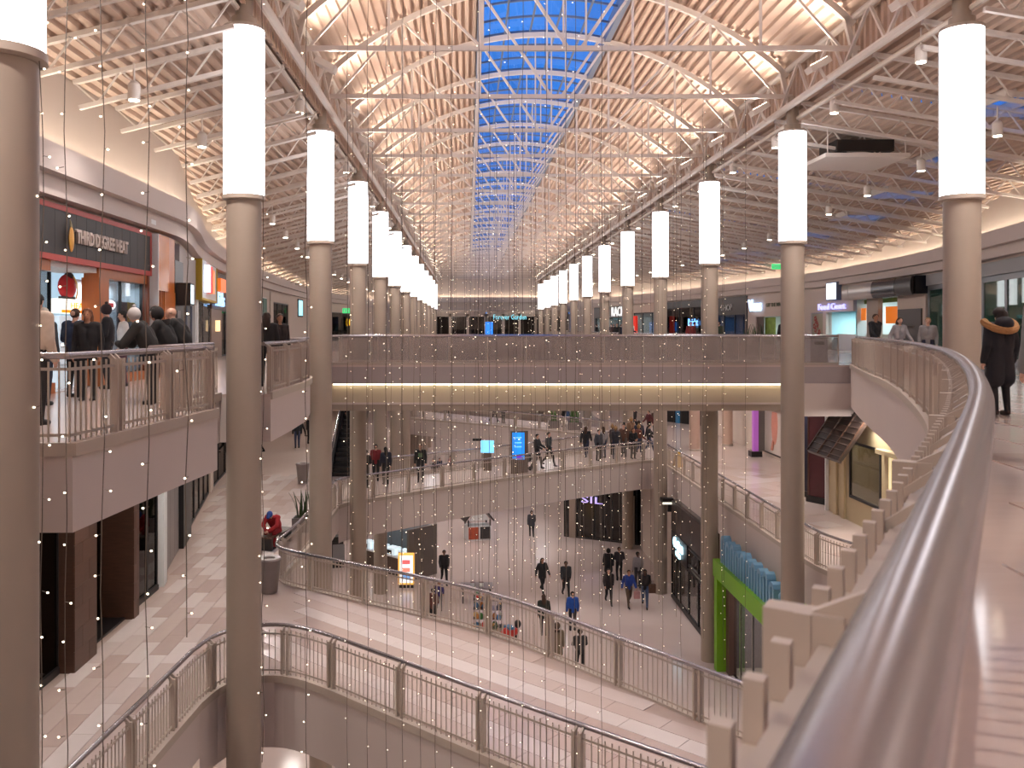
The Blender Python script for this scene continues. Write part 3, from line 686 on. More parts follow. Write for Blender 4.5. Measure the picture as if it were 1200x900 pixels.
# --- orange pillar and neighbours
A, B = wpt(WL, 23.38), wpt(WL, 25.1)
r, W = frontage('wood_pillar', 'glossy orange wood clad pillar next to the black sign board', A, B, L3, 'pillar')
bx(r, 'upper_panel', mat('gloss_orange_wood', (200, 118, 52), .12, var=.12, scale=2), .06, 1.05, -.25, .4, 2.35, 3.86); bx(r, 'lower_panel', M_WOOD, .06, .75, -.18, .4, 0, 2.35); bx(r, 'wood_post', M_ORANGEWOOD, .75, W, -.22, .4, 0, 2.35); bx(r, 'wood_header', M_ORANGEWOOD, 1.05, W, -.2, .4, 2.35, 3.86)
bx(r, 'white_trim', M_WHITE, 0, .06, -.28, .4, 0, 3.86)
for i in range(6): bx(r, 'slat', M_ORANGEWOOD, .1 + i * .11, .15 + i * .11, -.2, -.18, 0, 2.35)
A, B = wpt(WL, 25.15), wpt(WL, 26.4)
r, W = frontage('black_sign_box', 'upright black sign box with small lit cube by orange pillar', A, B, L3, 'sign')
bx(r, 'back_panel', M_BLACK, 0, W, -.2, .4, 0, 3.3); bx(r, 'lit_cube', M_BLACK, .15, .75, -.6, -.2, 2.0, 2.65); bx(r.children[-1], 'lit_face', EM('cube_face', (215, 240, 245), 1.3), .2, .7, -.605, -.6, 2.05, 2.6); bx(r, 'menu_card', mat('menu_grey', (110, 106, 108), .4), .2, .7, -.23, -.2, 1.3, 1.85)
A, B = wpt(WL, 26.5), wpt(WL, 32.8)
r, W = frontage('grey_shop', 'grey panelled shopfront with tall glass where the wall curves', A, B, L3)
bx(r, 'head_panel', mat('warm_grey', (158, 146, 142), .5, var=.03), 0, W, -.08, .2, 2.2, 3.87); bx(r, 'end_pier', M_WHITE, W - .5, W, -.1, .2, 0, 2.2); panes(r, [0, 1.9, 3.9, W - .5], 0, 2.2, M_SHOPGLASS, M_MULLION, .06, .05)
room(r, W, 3.5, 3.0, mat('dim_interior', (120, 114, 112), .6, var=.1), 60, (1, .92, .85))
A, B = wpt(WL, 33.0), wpt(WL, 38.4)
r, W = frontage('yellow_frame_shop', 'shopfront with yellow framed white sign panel holding red and white letters', A, B, L3)
bx(r, 'sign_panel', M_WHITE, 0, W, -.25, .2, 2.5, 4.4); sp = r.children[-1]
M_YEL = mat('frame_yellow', (190, 160, 50), .5, var=.05)
for a in ((0, W, 4.4, 4.5), (0, W, 2.42, 2.5), (-.08, .02, 2.42, 4.5), (W - .02, W + .08, 2.42, 4.5)): bx(r, 'frame_bar', M_YEL, a[0], a[1], -.3, .2, a[2], a[3])
bx(sp, 'white_letter', EM('letter_white', (220, 235, 255), 1.8), 1.0, 1.7, -.42, -.25, 2.75, 3.8); bx(sp, 'red_letter', EM('letter_red', (205, 30, 22), .8), 1.75, 2.5, -.42, -.25, 2.75, 3.8); bx(sp, 'orange_letter', EM('letter_orange', (230, 140, 80), .7), 2.6, 3.3, -.42, -.25, 2.75, 3.7)
bx(r, 'pier', M_WHITE, 0, .5, -.1, .2, 0, 2.42); panes(r, [.5, 1.8, 3.1, W], 0, 2.42, M_SHOPGLASS, M_CHROME, .06, .05); room(r, W, 2.5, 3, mat('dim_interior', (120, 114, 112), .6, var=.1), 50, (1, .9, .8))
A, B = wpt(WL, 38.6), wpt(WL, 46.5)
r, W = frontage('lit_sign_shop', 'brown shopfront with glowing blue letters and orange sign', A, B, L3)
bx(r, 'head_panel', mat('brown_head', (92, 72, 62), .5, var=.1), 0, W, -.05, .2, 2.2, 3.87); bx(r, 'orange_sign', EM('orange_sign', (225, 110, 40), .9), .9, 2.6, -.3, -.05, 3.0, 3.6); text('Kids', .9, EM('blue_letters', (150, 200, 255), 2.0), r, (.2, -.2, 2.35), .06, 'glowing_letters', 2.2)
bx(r, 'wall_panel', mat('taupe_panel', (140, 116, 100), .5, var=.08), 0, 3.2, -.02, .2, 0, 2.2); bx(r, 'lantern', EM('lantern', (255, 220, 170), 1.2), 1.2, 1.45, -.2, -.02, 1.2, 1.7); panes(r, [3.2, 4.6, W], 0, 2.2, M_DARKGLASS, M_BLACK, .06, .05); room(r, W, 2.5, 3, M_DARKBROWN, 20)
wallstrip([wpt(WL, 46.6)] + [p for p in WL if 46.6 < p[1] < 60] + [wpt(WL, 60)], L3, ZS, 1.0, 'wall_left', 'plain beige wall with green poster behind a lamp column')
k = thing('green_poster', 'tall dark green poster on the beige wall', 'poster', (wpt(WL, 57)[0] + .05, 57, L3 + .7), math.radians(93)); bx(k, 'poster_board', mat('poster_green', (40, 90, 74), .5, var=.2), 0, 1.4, -.03, .03, 0, 2.6); bx(k, 'poster_frame', M_WHITE, -.06, 1.46, .0, .05, -.06, 2.66)
def plainshop(P, d0, d1, z, h, label, head, hm, gm, im, power=0, col=(1, .9, .8), n=3, right=False, sign=None, base=None, name='shopfront', pier=.4):
    A, B = (wpt(P, d1), wpt(P, d0)) if right else (wpt(P, d0), wpt(P, d1))
    r, W = frontage(name, label, A, B, z)
    bx(r, 'head_panel', hm, 0, W, -.06, .2, head, h)
    bx(r, 'pier', base or hm, 0, pier, -.04, .2, 0, head); bx(r, 'pier', base or hm, W - pier, W, -.04, .2, 0, head)
    panes(r, [pier + (W - 2 * pier) * i / n for i in range(n + 1)], 0, head, gm, M_BLACK, .07, .08)
    room(r, W, head + .1, 3.0, im, power, col)
    if sign: text(sign[0], sign[1], sign[2], r, (sign[4], -.1, sign[5]), .03, 'lettering', sign[3])
    return r, W
plainshop(WL, 60.2, 69.5, L3, H3S, 'dark doorway between beige piers with two women leaning before it', 3.2, M_WALL, M_DARKGLASS, M_DARKBROWN, 0, pier=1.2, base=M_WALL)
wallstrip([wpt(WL, 69.6)] + [p for p in WL if 69.6 < p[1] < 88] + [wpt(WL, 88)], L3, ZS, 1.0, 'wall_left', 'far beige wall carrying a bright screen')
k = thing('wall_screen', 'bright cyan video screen hung high on the far beige wall', 'screen', (wpt(WL, 74)[0] + .06, 74, L3 + 2.3), math.radians(90)); bx(k, 'bezel', M_BLACK, -1, 1, -.05, .05, 0, 1.5); bx(k, 'display', EM('screen_cyan', (150, 220, 240), 1.6), -.85, .85, -.06, -.05, .12, 1.38)
plainshop(WL, 88.2, 104, L3, H3S, 'far dim shopfront with orange and yellow neon', 3.0, M_WALL, M_DARKGLASS, M_DARKBROWN, 30, sign=('O', 1.2, EM('neon_yellow', (255, 190, 30), 2.2), .8, 8, 1.6))
wallstrip([wpt(WL, 104.2)] + [p for p in WL if p[1] > 104.2], L3, ZS, 1.0, 'wall_left', 'farthest beige wall at the hall end')
k = thing('exit_sign', 'small green exit sign hung from the roof beyond the straight bridge', 'sign', (-12.2, 90, L3 + 2.9)); bx(k, 'sign_box', EM('exit_green', (60, 200, 120), 1.2), -.6, .6, -.05, .05, 0, .5); MB().tube([(0, 0, .5), (0, 0, 2.2)], .03).build('hanger', M_STEEL, k); text('EXIT', .4, M_WHITE, k, (-.5, -.07, .1), .01, 'lettering', 1.0)
# --- top level, steel canopy side
wallstrip([p for p in WR if p[1] < 23] + [wpt(WR, 23)], L3, ZS, -1.0, 'wall_right', 'plain beige wall beyond the man in the grey sweater')
A, B = wpt(WR, 41.6), wpt(WR, 23.2)
r, W = frontage('green_glass_shop', 'shopfront of tall greenish glass panes with wooden display tables', A, B, L3)
bx(r, 'head_panel', mat('grey_head', (140, 140, 142), .45, var=.04), 0, W, -.1, .2, 3.35, H3S); panes(r, [W * i / 8 for i in range(9)], 0, 3.35, M_GREENGLASS, mat('grey_alu', (120, 122, 126), .35, metal=.5), .22, .05); room(r, W, 3.4, 4.0, mat('green_grey_interior', (104, 124, 114), .6, var=.1), 130, (.9, 1, .95))
for i in range(4):
    x = W * (i * 2 + 1) / 8; k = wallthing(r, 'display_table', 'brown wooden display table behind the greenish panes', 'table', x - .7, 1.2, .015); k['group'] = 'display tables behind greenish panes'
    bx(k, 'table_top', M_WOOD, 0, 1.6, 0, .7, .8, .88)
    for a in (.05, 1.45):
        for b_ in (.05, .6): bx(k, 'leg', M_WOOD, a, a + .08, b_, b_ + .08, 0, .8)
    b = MB().lathe(.8, .35, [(.16, .88), (.2, 1.2), (.1, 1.6), (.03, 2.1)], 10); b.build('table_ornament', mat('terracotta_cloth', (150, 104, 84), .7, var=.2), k, True)
A, B = wpt(WR, 51.0), wpt(WR, 41.8)
r, W = frontage('steel_canopy_shop', 'food counter under curved brushed steel canopy with orange panel', A, B, L3)
cpy = MB(); n = 7
M_CANOPY = mat('canopy_steel', (196, 188, 182), .3, metal=.6, var=.05)
bxs = [(0, .9, M_CANOPY), (.95, 4.3, M_CANOPY), (4.35, 7.3, mat('dark_steel', (70, 68, 70), .25, metal=.9)), (7.35, W, M_BLACK)]
for a, b_, m_ in bxs:
    q = MB(); prof = [(-.6 - .16 * math.cos(t), 3.4 + .46 * math.sin(t)) for t in np.linspace(-1.5, 1.5, 9)]
    vs = [(a, y, z) for y, z in prof] + [(b_, y, z) for y, z in prof]; nn = len(prof); q.add(vs, [(i, nn + i, nn + i + 1, i + 1) for i in range(nn - 1)] + [tuple(range(nn)), tuple(range(nn, 2 * nn))[::-1]]); q.build('canopy_panel', m_, r, True)
bx(r, 'canopy_back', M_BLACK, 0, W, -.5, .2, 3.0, 3.87)
bx(r, 'pillar', M_COLUMN, 2.0, 3.6, -.1, .15, 0, 3.0); bx(r, 'wall_panel', M_WALL, 6.0, W, -.05, .3, 0, 3.0); bx(r, 'black_board', mat('charcoal', (52, 44, 42), .45, var=.08), 6.2, 8.9, -.12, -.05, .5, 2.3)
text('ALL FOODS', .2, mat('board_letters', (120, 110, 104), .5), r, (6.75, -.13, 1.35), .01, 'board_lettering', 1.4)
bx(r, 'counter', M_WHITE, 0, 6.0, .6, 1.2, 0, 1.0); bx(r, 'hanging_garland', mat('garland_green', (90, 120, 50), .7, var=.4, scale=9), 0, 6.0, .5, .6, 2.75, 2.98)
room(r, W, 3.0, 4.0, mat('bright_interior', (206, 224, 226), .6, var=.03), 260, (.9, 1, 1))
bx(r, 'orange_panel', EM('orange_panel', (226, 116, 10), .55), 3.6, 5.3, .3, .36, 1.6, 2.5); bx(r, 'orange_panel', EM('orange_panel', (226, 116, 10), .55), .05, .7, .3, .36, 1.8, 2.5)
A, B = wpt(WR, 57.4), wpt(WR, 51.2)
r, W = frontage('orchid_shop', 'shopfront with red orchid poster, purple neon words and a lit panel above', A, B, L3)
bx(r, 'head_panel', M_WALL, 0, W, -.05, .2, 2.35, H3S); bx(r, 'poster_panel', mat('poster_sage', (158, 154, 132), .5, var=.06), .1, 1.9, -.04, .1, .2, 2.3); po = r.children[-1]
rng = random.Random(3)
for i in range(9):
    x, z = .9 + rng.uniform(-.35, .45), 1.95 - i * .17 + rng.uniform(-.06, .06)
    f = MB()
    for a in range(5): f.sph((x + .13 * math.cos(a * 1.256), -.06, z + .13 * math.sin(a * 1.256)), (.1, .015, .07), 7, 5)
    f.build('orchid_flower', mat('orchid_red', (150, 52, 40), .5, var=.3, scale=8), po)
MB().tube([(1.2, -.05, .25), (1.3, -.05, .8), (1.1, -.05, 1.4), (.7, -.05, 1.9)], .02, 5).build('orchid_stem', mat('stem', (90, 84, 50), .6), po)
text('Food Court', .55, EM('neon_purple', (176, 176, 255), 1.5), r, (1.5, -.2, 2.5), .05, 'neon_lettering', 3.9); k = wallthing(r, 'lit_sign', 'small bright white lit panel above purple neon words', 'sign', 3.1, -.3, 3.05)
bx(k, 'panel_case', M_MULLION, 0, 1.5, -.05, .28, 0, 1.1); bx(k, 'panel_face', EM('panel_face', (225, 235, 255), 1.7), .06, 1.44, -.06, -.05, .06, 1.04)
bx(r, 'pier', M_WALL, 1.95, 2.4, -.08, .3, 0, 2.35); bx(r, 'counter', M_WHITE, 2.5, W, .6, 1.1, 0, 1.0); room(r, W, 2.4, 3.5, mat('cyan_interior', (180, 222, 230), .6, var=.03), 150, (.8, .97, 1), x0=2.4)
wallstrip([wpt(WR, 57.5), wpt(WR, 59.5)], L3, ZS, -1.0, 'wall_right', 'narrow beige pier beside the orchid poster')
A, B = wpt(WR, 67.6), wpt(WR, 59.6)
r, W = frontage('letter_shop', 'beige shopfront with glowing blue white word and green lit doorway', A, B, L3)
bx(r, 'head_panel', M_WALL, 0, W, -.05, .2, 2.2, H3S); bx(r, 'pier', M_WALL, 0, 1.5, -.06, .3, 0, 2.2); bx(r, 'pier', M_WALL, W - 1.2, W, -.06, .3, 0, 2.2)
text('Vans', 1.25, EM('vans_letters', (186, 214, 255), 1.8), r, (.5, -.2, 2.65), .06, 'glowing_letters', 2.3, bold=.02); text('OFF THE WALL', .4, mat('small_letters', (110, 112, 90), .6), r, (3.4, -.1, 2.9), .02, 'small_lettering', 2.8)
bx(r, 'door_leaf', M_WOOD, 1.5, 2.6, .05, .12, 0, 2.2); bx(r, 'lit_mural', mat('mural_green', (128, 158, 70), .6, var=.6, scale=5), 2.3, 4.0, .3, .36, .1, 2.15); room(r, W, 2.3, 3, mat('bright_interior', (206, 224, 226), .6, var=.03), 90, (1, 1, .9))
plainshop(WR, 67.8, 75, L3, H3S, 'dark grey shopfront with faint white word and blue glow', 2.5, mat('charcoal', (52, 44, 42), .45, var=.08), M_SHOPGLASS, mat('blue_interior', (80, 110, 150), .6, var=.3), 70, (.7, .85, 1), right=True, sign=('SHOP', .7, M_WHITE, 2.2, 2.3, 2.8))
plainshop(WR, 75.2, 86.5, L3, H3S, 'wide dark shop with dim red light and small blue neon word', 3.3, M_BLACK, M_DARKGLASS, mat('maroon_interior', (70, 36, 34), .6, var=.3), 25, (1, .6, .5), right=True, sign=('Bright', .9, EM('neon_blue', (120, 180, 255), 2), 2.2, 6.5, 1.6))
plainshop(WR, 86.7, 95, L3, H3S, 'pale shopfront with red stand and dark shutter in its doorway', 3.0, M_WALL, M_SHOPGLASS, mat('pale_interior', (200, 206, 204), .6), 120, (.95, 1, 1), right=True)
k = thing('red_stand', 'upright bright red sign stand in front of the pale shopfront', 'sign', (16.9, 89.5, L3), -1.3); bx(k, 'panel', EM('stand_red', (230, 50, 36), .5), -.7, .7, -.1, .1, .1, 2.6); bx(k, 'foot', M_BLACK, -.8, .8, -.25, .25, 0, .1); bx(k, 'white_label', M_WHITE, -.4, .4, -.11, -.1, .8, 1.6)
plainshop(WR, 95.2, 108, L3, H3S, 'pale wide shopfront with big white letters on grey board', 2.6, mat('grey_head2', (120, 118, 118), .5), M_SHOPGLASS, mat('pale_interior', (200, 206, 204), .6), 220, (.95, 1, 1), right=True, sign=('RACK', 1.5, EM('white_letters', (245, 245, 245), 1.1), 4.2, 6.6, 2.75))
wallstrip([wpt(WR, 108.2)] + [p for p in WR if p[1] > 108.2], L3, ZS, -1.0, 'wall_right', 'farthest beige wall past the white letters')
# --- far end shops on three levels
def endshop(x0, x1, z, h, label, im, sign=None, p=40):
    r, W = frontage('shopfront', label, (x0, YE - 3.3), (x1, YE - 3.3), z)
    bx(r, 'head_panel', M_COLUMN, 0, W, -.05, .2, h - .3, h + .2); panes(r, [W * i / 5 for i in range(6)], 0, h - .3, M_DARKGLASS, M_COLUMN, .35, .05); room(r, W, h - .2, 2.9, im, p, (1, .9, .7))
    if sign: text(sign[0], sign[1], EM('teal_letters', (120, 200, 215), 1.3), r, (sign[2], -.15, sign[3]), .04, 'lettering', sign[4])
M_MIX = mat('busy_interior', (90, 74, 58), .6, var=.6, scale=6)
endshop(-9.5, 2.4, L3, ZS - L3 - .3, 'dim far shopfront at the hall end with dark panes', M_MIX)
endshop(2.6, 13.5, L3, ZS - L3 - .3, 'dim far shopfront at the hall end under teal lettering', M_MIX, ('Forever Garden', .95, .8, 2.55, 4.4))
k = thing('blue_totem', 'far upright blue screen in front of the hall end shops', 'screen', (2.8, 115, L3)); bx(k, 'case', M_BLACK, -.55, .55, -.1, .1, 0, .4); bx(k, 'display', EM('totem_blue', (40, 130, 230), 1.1), -.5, .5, -.1, .1, .4, 2.2)
struct(MB().box(-16, 18, YE, YE + .3, 0, L3 - 1).build('wall_end', M_WALL), 'pale end wall of the lower levels', 'wall')
struct(MB().box(-13, 15, YE - 10, YE, L3 - .8, L3).build('floor', M_FLOOR), 'top level floor joining both walkways at the hall end', 'floor')
# ------------------------------------------------------------------ middle level shopfronts
wallstrip([p for p in WL if p[1] < 14] + [wpt(WL, 14.1)], L2, L3 - .97, 1.0, 'wall_left', 'plain wall of the plank walkway under the sign shop')
A, B = wpt(WL, 14.2), wpt(WL, 24.1)
r, W = frontage('coffee_shop', 'dark coffee shopfront with brown wood piers and round teal window sign', A, B, L2)
H2S = L3 - .97 - L2
M_PLANK = mat('brown_plank', (82, 56, 44), .4, var=.3, scale=5, stretch=(1, 1, 6))
def woodpier(x0, x1, y0, y1):
    bx(r, 'wood_pier', M_WOOD, x0, x1, y0, y1, 0, H2S); p_ = r.children[-1]; n_ = 11
    for i in range(n_):
        for q_ in (0, 1):
            xm = x0 + (x1 - x0) * (.35 if i % 2 else .65); a_, b_ = ((x0, xm), (xm, x1))[q_]
            bx(p_, 'plank', (M_PLANK, M_WOOD)[(i + q_) % 2], a_ + .004, b_ - .004, y0 - .02, y0, H2S * i / n_ + .004, H2S * (i + 1) / n_ - .004)
woodpier(4.0, 5.1, -.35, .5); woodpier(7.4, 7.75, -.3, .6)
bx(r, 'head_panel', M_BLACK, 0, W, 0, .3, H2S - .5, H2S); panes(r, [0, 1.4, 2.8, 4.0], .1, H2S - .5, M_DARKGLASS, M_BLACK, .06, .0); panes(r, [7.75, 9.1, W - .05], .1, H2S - .5, M_DARKGLASS, M_BLACK, .06, .0)
bx(r, 'base_strip', M_BLACK, 0, 4.0, -.06, .1, 0, .14); bx(r, 'base_strip', M_BLACK, 7.75, W, -.06, .1, 0, .14); bx(r, 'recess_floor', M_BLACK, 5.1, 7.4, -.1, .6, 0, .05)
room(r, W, H2S - .4, 3.5, M_DARKBROWN, 25, (1, .85, .7)); bx(r, 'recess_glass', M_DARKGLASS, 5.1, 7.4, .5, .52, 0, H2S - .5)
k = wallthing(r, 'menu_shelf', 'lit cream shelf with cups inside the dark coffee shop', 'shelf', 5.2, .75, 2.9)
for z in (0, .45): bx(k, 'shelf_board', EM('shelf_cream', (226, 214, 186), .5), 0, 1.5, 0, .4, z, z + .07)
bx(k, 'shelf_back', mat('cream_back', (200, 186, 160), .6), 0, 1.5, .4, .44, 0, .8)
for i in range(4): MB().lathe(.3 + i * .3, .15, [(.06, .07), (.08, .25)], 10).build('cup', M_WHITE, k)
k = wallthing(r, 'round_window_sign', 'round glowing teal sign hanging in the coffee shop window', 'sign', 8.35, .12, 2.45)
q = MB(); q.lathe(0, 0, [(.3, -.02), (.3, .02)], 24); o = q.build('disc', EM('sign_teal', (110, 190, 215), 1.2), k); o.rotation_euler = (math.pi / 2, 0, 0); o.location = (0, 0, .3)
q = MB(); q.lathe(0, 0, [(.12, -.03), (.12, .03)], 16); q.box(-.03, .03, -.26, -.1, -.03, .03); o = q.build('disc_emblem', mat('emblem_dark', (30, 70, 90), .5), k); o.rotation_euler = (math.pi / 2, 0, 0); o.location = (0, 0, .33)
MB().tube([(0, 0, .6), (0, 0, 2.4)], .008, 4).build('hanger', M_BLACK, k)
A, B = wpt(WL, 24.2), wpt(WL, 30.6)
r, W = frontage('shutter_shop', 'shopfront of grey steel shutters between a white pier and black doorway', A, B, L2)
bx(r, 'white_pier', M_WHITE, .1, .65, -.15, .3, 0, H2S); bx(r, 'head_panel', M_WALL, .65, W, 0, .3, H2S - .8, H2S)
M_SHUT = mat('shutter_steel', (140, 132, 130), .4, metal=.4, var=.06)
for i in range(4):
    bx(r, 'shutter', M_SHUT, .7 + i * .9, 1.57 + i * .9, .02, .1, 0, H2S - .8)
room(r, W, H2S - .3, .7, M_WALL, x0=.7)
bx(r, 'black_door', M_BLACK, 4.4, W - .1, -.12, .2, 0, H2S - .6)
plainshop(WL, 30.8, 38.5, L2, H2S, 'bright glass shopfront past the black doorway on the plank walkway', 3.6, M_WALL, M_SHOPGLASS, M_WALL, 90, n=4)
plainshop(WL, 38.7, 46, L2, H2S, 'glass shopfront with dark door frame farther along the plank walkway', 3.6, M_WALL, M_DARKGLASS, M_WALL, 60, n=3)
wallstrip([wpt(WL, 46.2)] + [p for p in WL if p[1] > 46.2], L2, L3 - .97, 1.0, 'wall_left', 'far beige wall of the plank walkway')
# right side, middle level
def seg(a, b, z0, z1, label, th=.4, m=M_WALL, name='wall_right'):
    dx, dy = b[0] - a[0], b[1] - a[1]; L_ = math.hypot(dx, dy); o = MB().box(0, L_, 0, th, z0, z1).build(name, m); o.location = (a[0], a[1], 0); o.rotation_euler = (0, 0, math.atan2(dy, dx)); return struct(o, label, 'wall')
ZR = L3 - 1.2
seg((14.2, 26.0), (14.2, -14), L2, ZR, 'plain wall of the middle level under the curved handrail')
r, W = frontage('cream_shop', 'cream shopfront with framed window and big tilted dark brown louvre panel', (14.2, 34.6), (14.2, 26.1), L2)
M_CREAMW = mat('cream_wall', (196, 178, 142), .5, var=.04)
bx(r, 'wall_panel', M_CREAMW, 0, 2.0, 0, .3, 0, ZR - L2); bx(r, 'wall_panel', M_CREAMW, 4.4, W, 0, .3, 0, ZR - L2); bx(r, 'wall_panel', M_CREAMW, 2.0, 4.4, 0, .3, 0, .9); bx(r, 'wall_panel', M_CREAMW, 2.0, 4.4, 0, .3, 3.0, ZR - L2)
for a in (.6, 1.3): bx(r, 'pilaster', M_CREAMW, a, a + .3, -.08, 0, 0, ZR - L2)
bx(r, 'ledge', M_CREAMW, 4.6, W, -.3, 0, 2.9, 3.05); bx(r, 'glow_niche', EM('niche_glow', (250, 232, 180), .7), 5.0, 7.4, -.02, 0, .3, 2.8); bx(r, 'corner_strip', M_WHITE, -.05, .05, -.12, .3, 0, ZR - L2)
panes(r, [2.0, 4.4], .9, 3.0, M_SHOPGLASS, M_BLACK, .09, .0); room(r, W, 3.2, 2, M_CREAMW, 60, (1, .9, .7))
k = wallthing(r, 'louvre_panel', 'big dark brown louvred panel tilted out over the cream shop window', 'awning', 1.2, -.05, 2.55)
q = MB(); q.add([(0, -1.25, 0), (2.9, -1.25, 0), (2.9, -.05, 1.75), (0, -.05, 1.75), (0, -1.2, -.1), (2.9, -1.2, -.1), (2.9, 0, 1.65), (0, 0, 1.65)], [(0, 1, 2, 3), (7, 6, 5, 4), (0, 4, 5, 1), (1, 5, 6, 2), (2, 6, 7, 3), (3, 7, 4, 0)]); q.build('panel', M_DARKBROWN, k)
for i in range(4): MB().beam((.04 + i * .94, -1.27, 0), (.04 + i * .94, -.07, 1.77), .05, .05).build('rib', M_WOOD, k)
for j in range(9):
    t = (j + .5) / 9; MB().beam((0, -1.25 + 1.2 * t, .03 + 1.75 * t), (2.9, -1.25 + 1.2 * t, .03 + 1.75 * t), .06, .02).build('louvre', mat('louvre_brown', (60, 48, 42), .5), k)
M_BAN = [mat('banner_navy', (26, 26, 44), .5, var=.2), mat('banner_maroon', (84, 38, 44), .5, var=.25, scale=2), mat('banner_bronze', (88, 52, 36), .4, var=.3)]
for i, (x, y, mm, lab) in enumerate(((14.35, 37.6, 0, 'tall black banner pillar with navy sheen'), (14.45, 36.0, 1, 'tall maroon banner pillar beside the cream shop'), (14.75, 39.4, 2, 'tall dark banner pillar with bronze edge'))):
    k = thing('banner_pillar', lab, 'banner', (x, y, L2), math.radians(-60)); bx(k, 'panel', M_BAN[mm], -.5, .5, -.12, .12, .25, ZR - L2); bx(k, 'foot', M_BLACK, -.55, .55, -.2, .2, 0, .25); bx(k, 'edge_strip', M_BAN[2] if mm != 2 else M_BEIGE, -.52, -.46, -.14, .14, .25, ZR - L2)
seg((15.0, 38.9), (15.0, 34.8), L2, ZR, 'dark shop wall behind the tall banner pillars', m=M_BLACK); seg((16.8, 40.2), (15.1, 38.9), L2, ZR, 'dark angled shop wall beside the tall banner pillars', m=M_BLACK); seg((16.8, 45.3), (16.8, 40.3), L2, ZR, 'pale wall between the poster and the banner pillars')
r, W = frontage('poster_wall', 'white wall panel with large pink figure poster in dark frame', (16.8, 50.5), (16.8, 45.4), L2, 'panel')
bx(r, 'panel', M_WALL, 0, W, 0, .3, 0, ZR - L2); bx(r, 'frame', M_DARKBROWN, .5, W - .2, -.05, 0, .2, ZR - L2); bx(r, 'poster', mat('poster_pale', (206, 194, 186), .5, var=.05), .65, W - .3, -.07, -.05, .3, ZR - L2 - .2)
q = MB(); q.sph((2.6, -.08, 1.9), (.5, .02, 1.1), 14, 10); q.sph((2.9, -.08, 3.2), (.3, .02, .6), 12, 8); q.tube([(2.5, -.085, 1.0), (2.3, -.085, .5)], .1, 6); q.build('pink_figure', mat('pink_figure', (206, 140, 122), .6, var=.15), r, True)
k = thing('purple_pillar', 'slim glowing purple pillar at the pale poster wall', 'pillar', (16.1, 49.2, L2)); bx(k, 'shaft', EM('purple_glow', (150, 84, 160), .6), -.14, .14, -.14, .14, .3, ZR - L2); bx(k, 'foot', M_BLACK, -.3, .3, -.3, .3, 0, .3); bx(k, 'grey_fin', mat('fin_grey', (110, 104, 100), .5), .14, .5, -.1, .1, .3, ZR - L2)
k = thing('magenta_pillar', 'slim glowing magenta strip pillar far along the glossy walkway', 'pillar', (13.4, 61.6, L2)); bx(k, 'shaft', EM('magenta_glow', (236, 130, 226), 1.6), -.1, .1, -.1, .1, .2, 4.4); bx(k, 'foot', M_BLACK, -.2, .2, -.2, .2, 0, .2)
r, W = frontage('dark_shop', 'wide black shopfront with blue pillar far along the glossy walkway', (14.6, 68.5), (20.5, 59.5), L2)
bx(r, 'front_wall', M_BLACK, 0, W, 0, .3, 0, ZR - L2); bx(r, 'blue_strip', EM('blue_strip', (30, 80, 110), .5), 2.2, 2.6, -.05, 0, 0, 4); bx(r, 'shelf_row', mat('dim_goods', (70, 60, 58), .6, var=.6, scale=12), 5.2, W - .3, -.06, 0, 1.4, 2.6); bx(r, 'light_row', EM('light_row', (230, 220, 210), 1.5), 5.4, W - .5, -.08, -.05, 3.2, 3.35)
seg((16.8, 59.5), (16.8, 50.6), L2, ZR, 'beige side wall of the glossy walkway'); seg((14, 121), (14.6, 68.6), L2, ZR, 'far beige wall of the glossy walkway'); seg((24, 60), (20, 60.0), L2, ZR, 'beige wall beside the wide black shopfront')
# ------------------------------------------------------------------ ground floor shopfronts
wallstrip(WL, 0, L2 - 1.0, 1.0, 'wall_left', 'beige ground floor wall under the plank walkway')
HG = L2 - 1.35
r, W = frontage('black_shop', 'black framed ground floor shop with glowing pale blue sign', (10.15, 43.6), (10.15, 36.7), 0)
bx(r, 'upper_board', M_DARKBROWN, 0, W, -.05, .3, 3.35, HG); bx(r, 'sign_board', M_BLACK, .2, 3.3, -.1, .1, 2.3, 3.35); panes(r, [0, .9, 1.7, 3.3, 5.0, W], .1, 2.3, M_SHOPGLASS, M_BLACK, .12, .0); panes(r, [3.3, 5.0, W], 2.4, 3.3, M_SHOPGLASS, M_BLACK, .12, .0); bx(r, 'base', M_BLACK, 0, W, -.06, .12, 0, .12)
text('Cotton', .62, EM('pale_blue_sign', (190, 235, 250), 2.0), r, (.95, -.16, 2.8), .04, 'sign_lettering', 1.75, bold=.03); text('On', .36, EM('pale_blue_sign', (190, 235, 250), 2.0), r, (1.45, -.16, 2.45), .04, 'sign_lettering', .8, bold=.02)
room(r, W, HG, 3, mat('shop_dim', (96, 84, 78), .6, var=.5, scale=5), 160, (1, .85, .7))
k = wallthing(r, 'goods_shelf', 'lit shelf of coloured goods inside the black framed shop', 'shelf', 2.0, .7, .015)
for z in range(5): bx(k, 'shelf_board', M_WHITE, 0, .9, 0, .35, .3 + z * .42, .34 + z * .42)
for z in range(5):
    for i in range(4): bx(k, 'goods', mat('goods_%d' % ((z * 4 + i) % 5), ((220, 90, 60), (240, 220, 180), (230, 160, 60), (150, 190, 70), (240, 240, 240))[(z * 4 + i) % 5], .5), .05 + i * .21, .2 + i * .21, .05, .3, .34 + z * .42, .58 + z * .42)
bx(k, 'side', M_BLACK, -.04, 0, 0, .4, 0, 2.3); bx(k, 'side', M_BLACK, .9, .94, 0, .4, 0, 2.3)
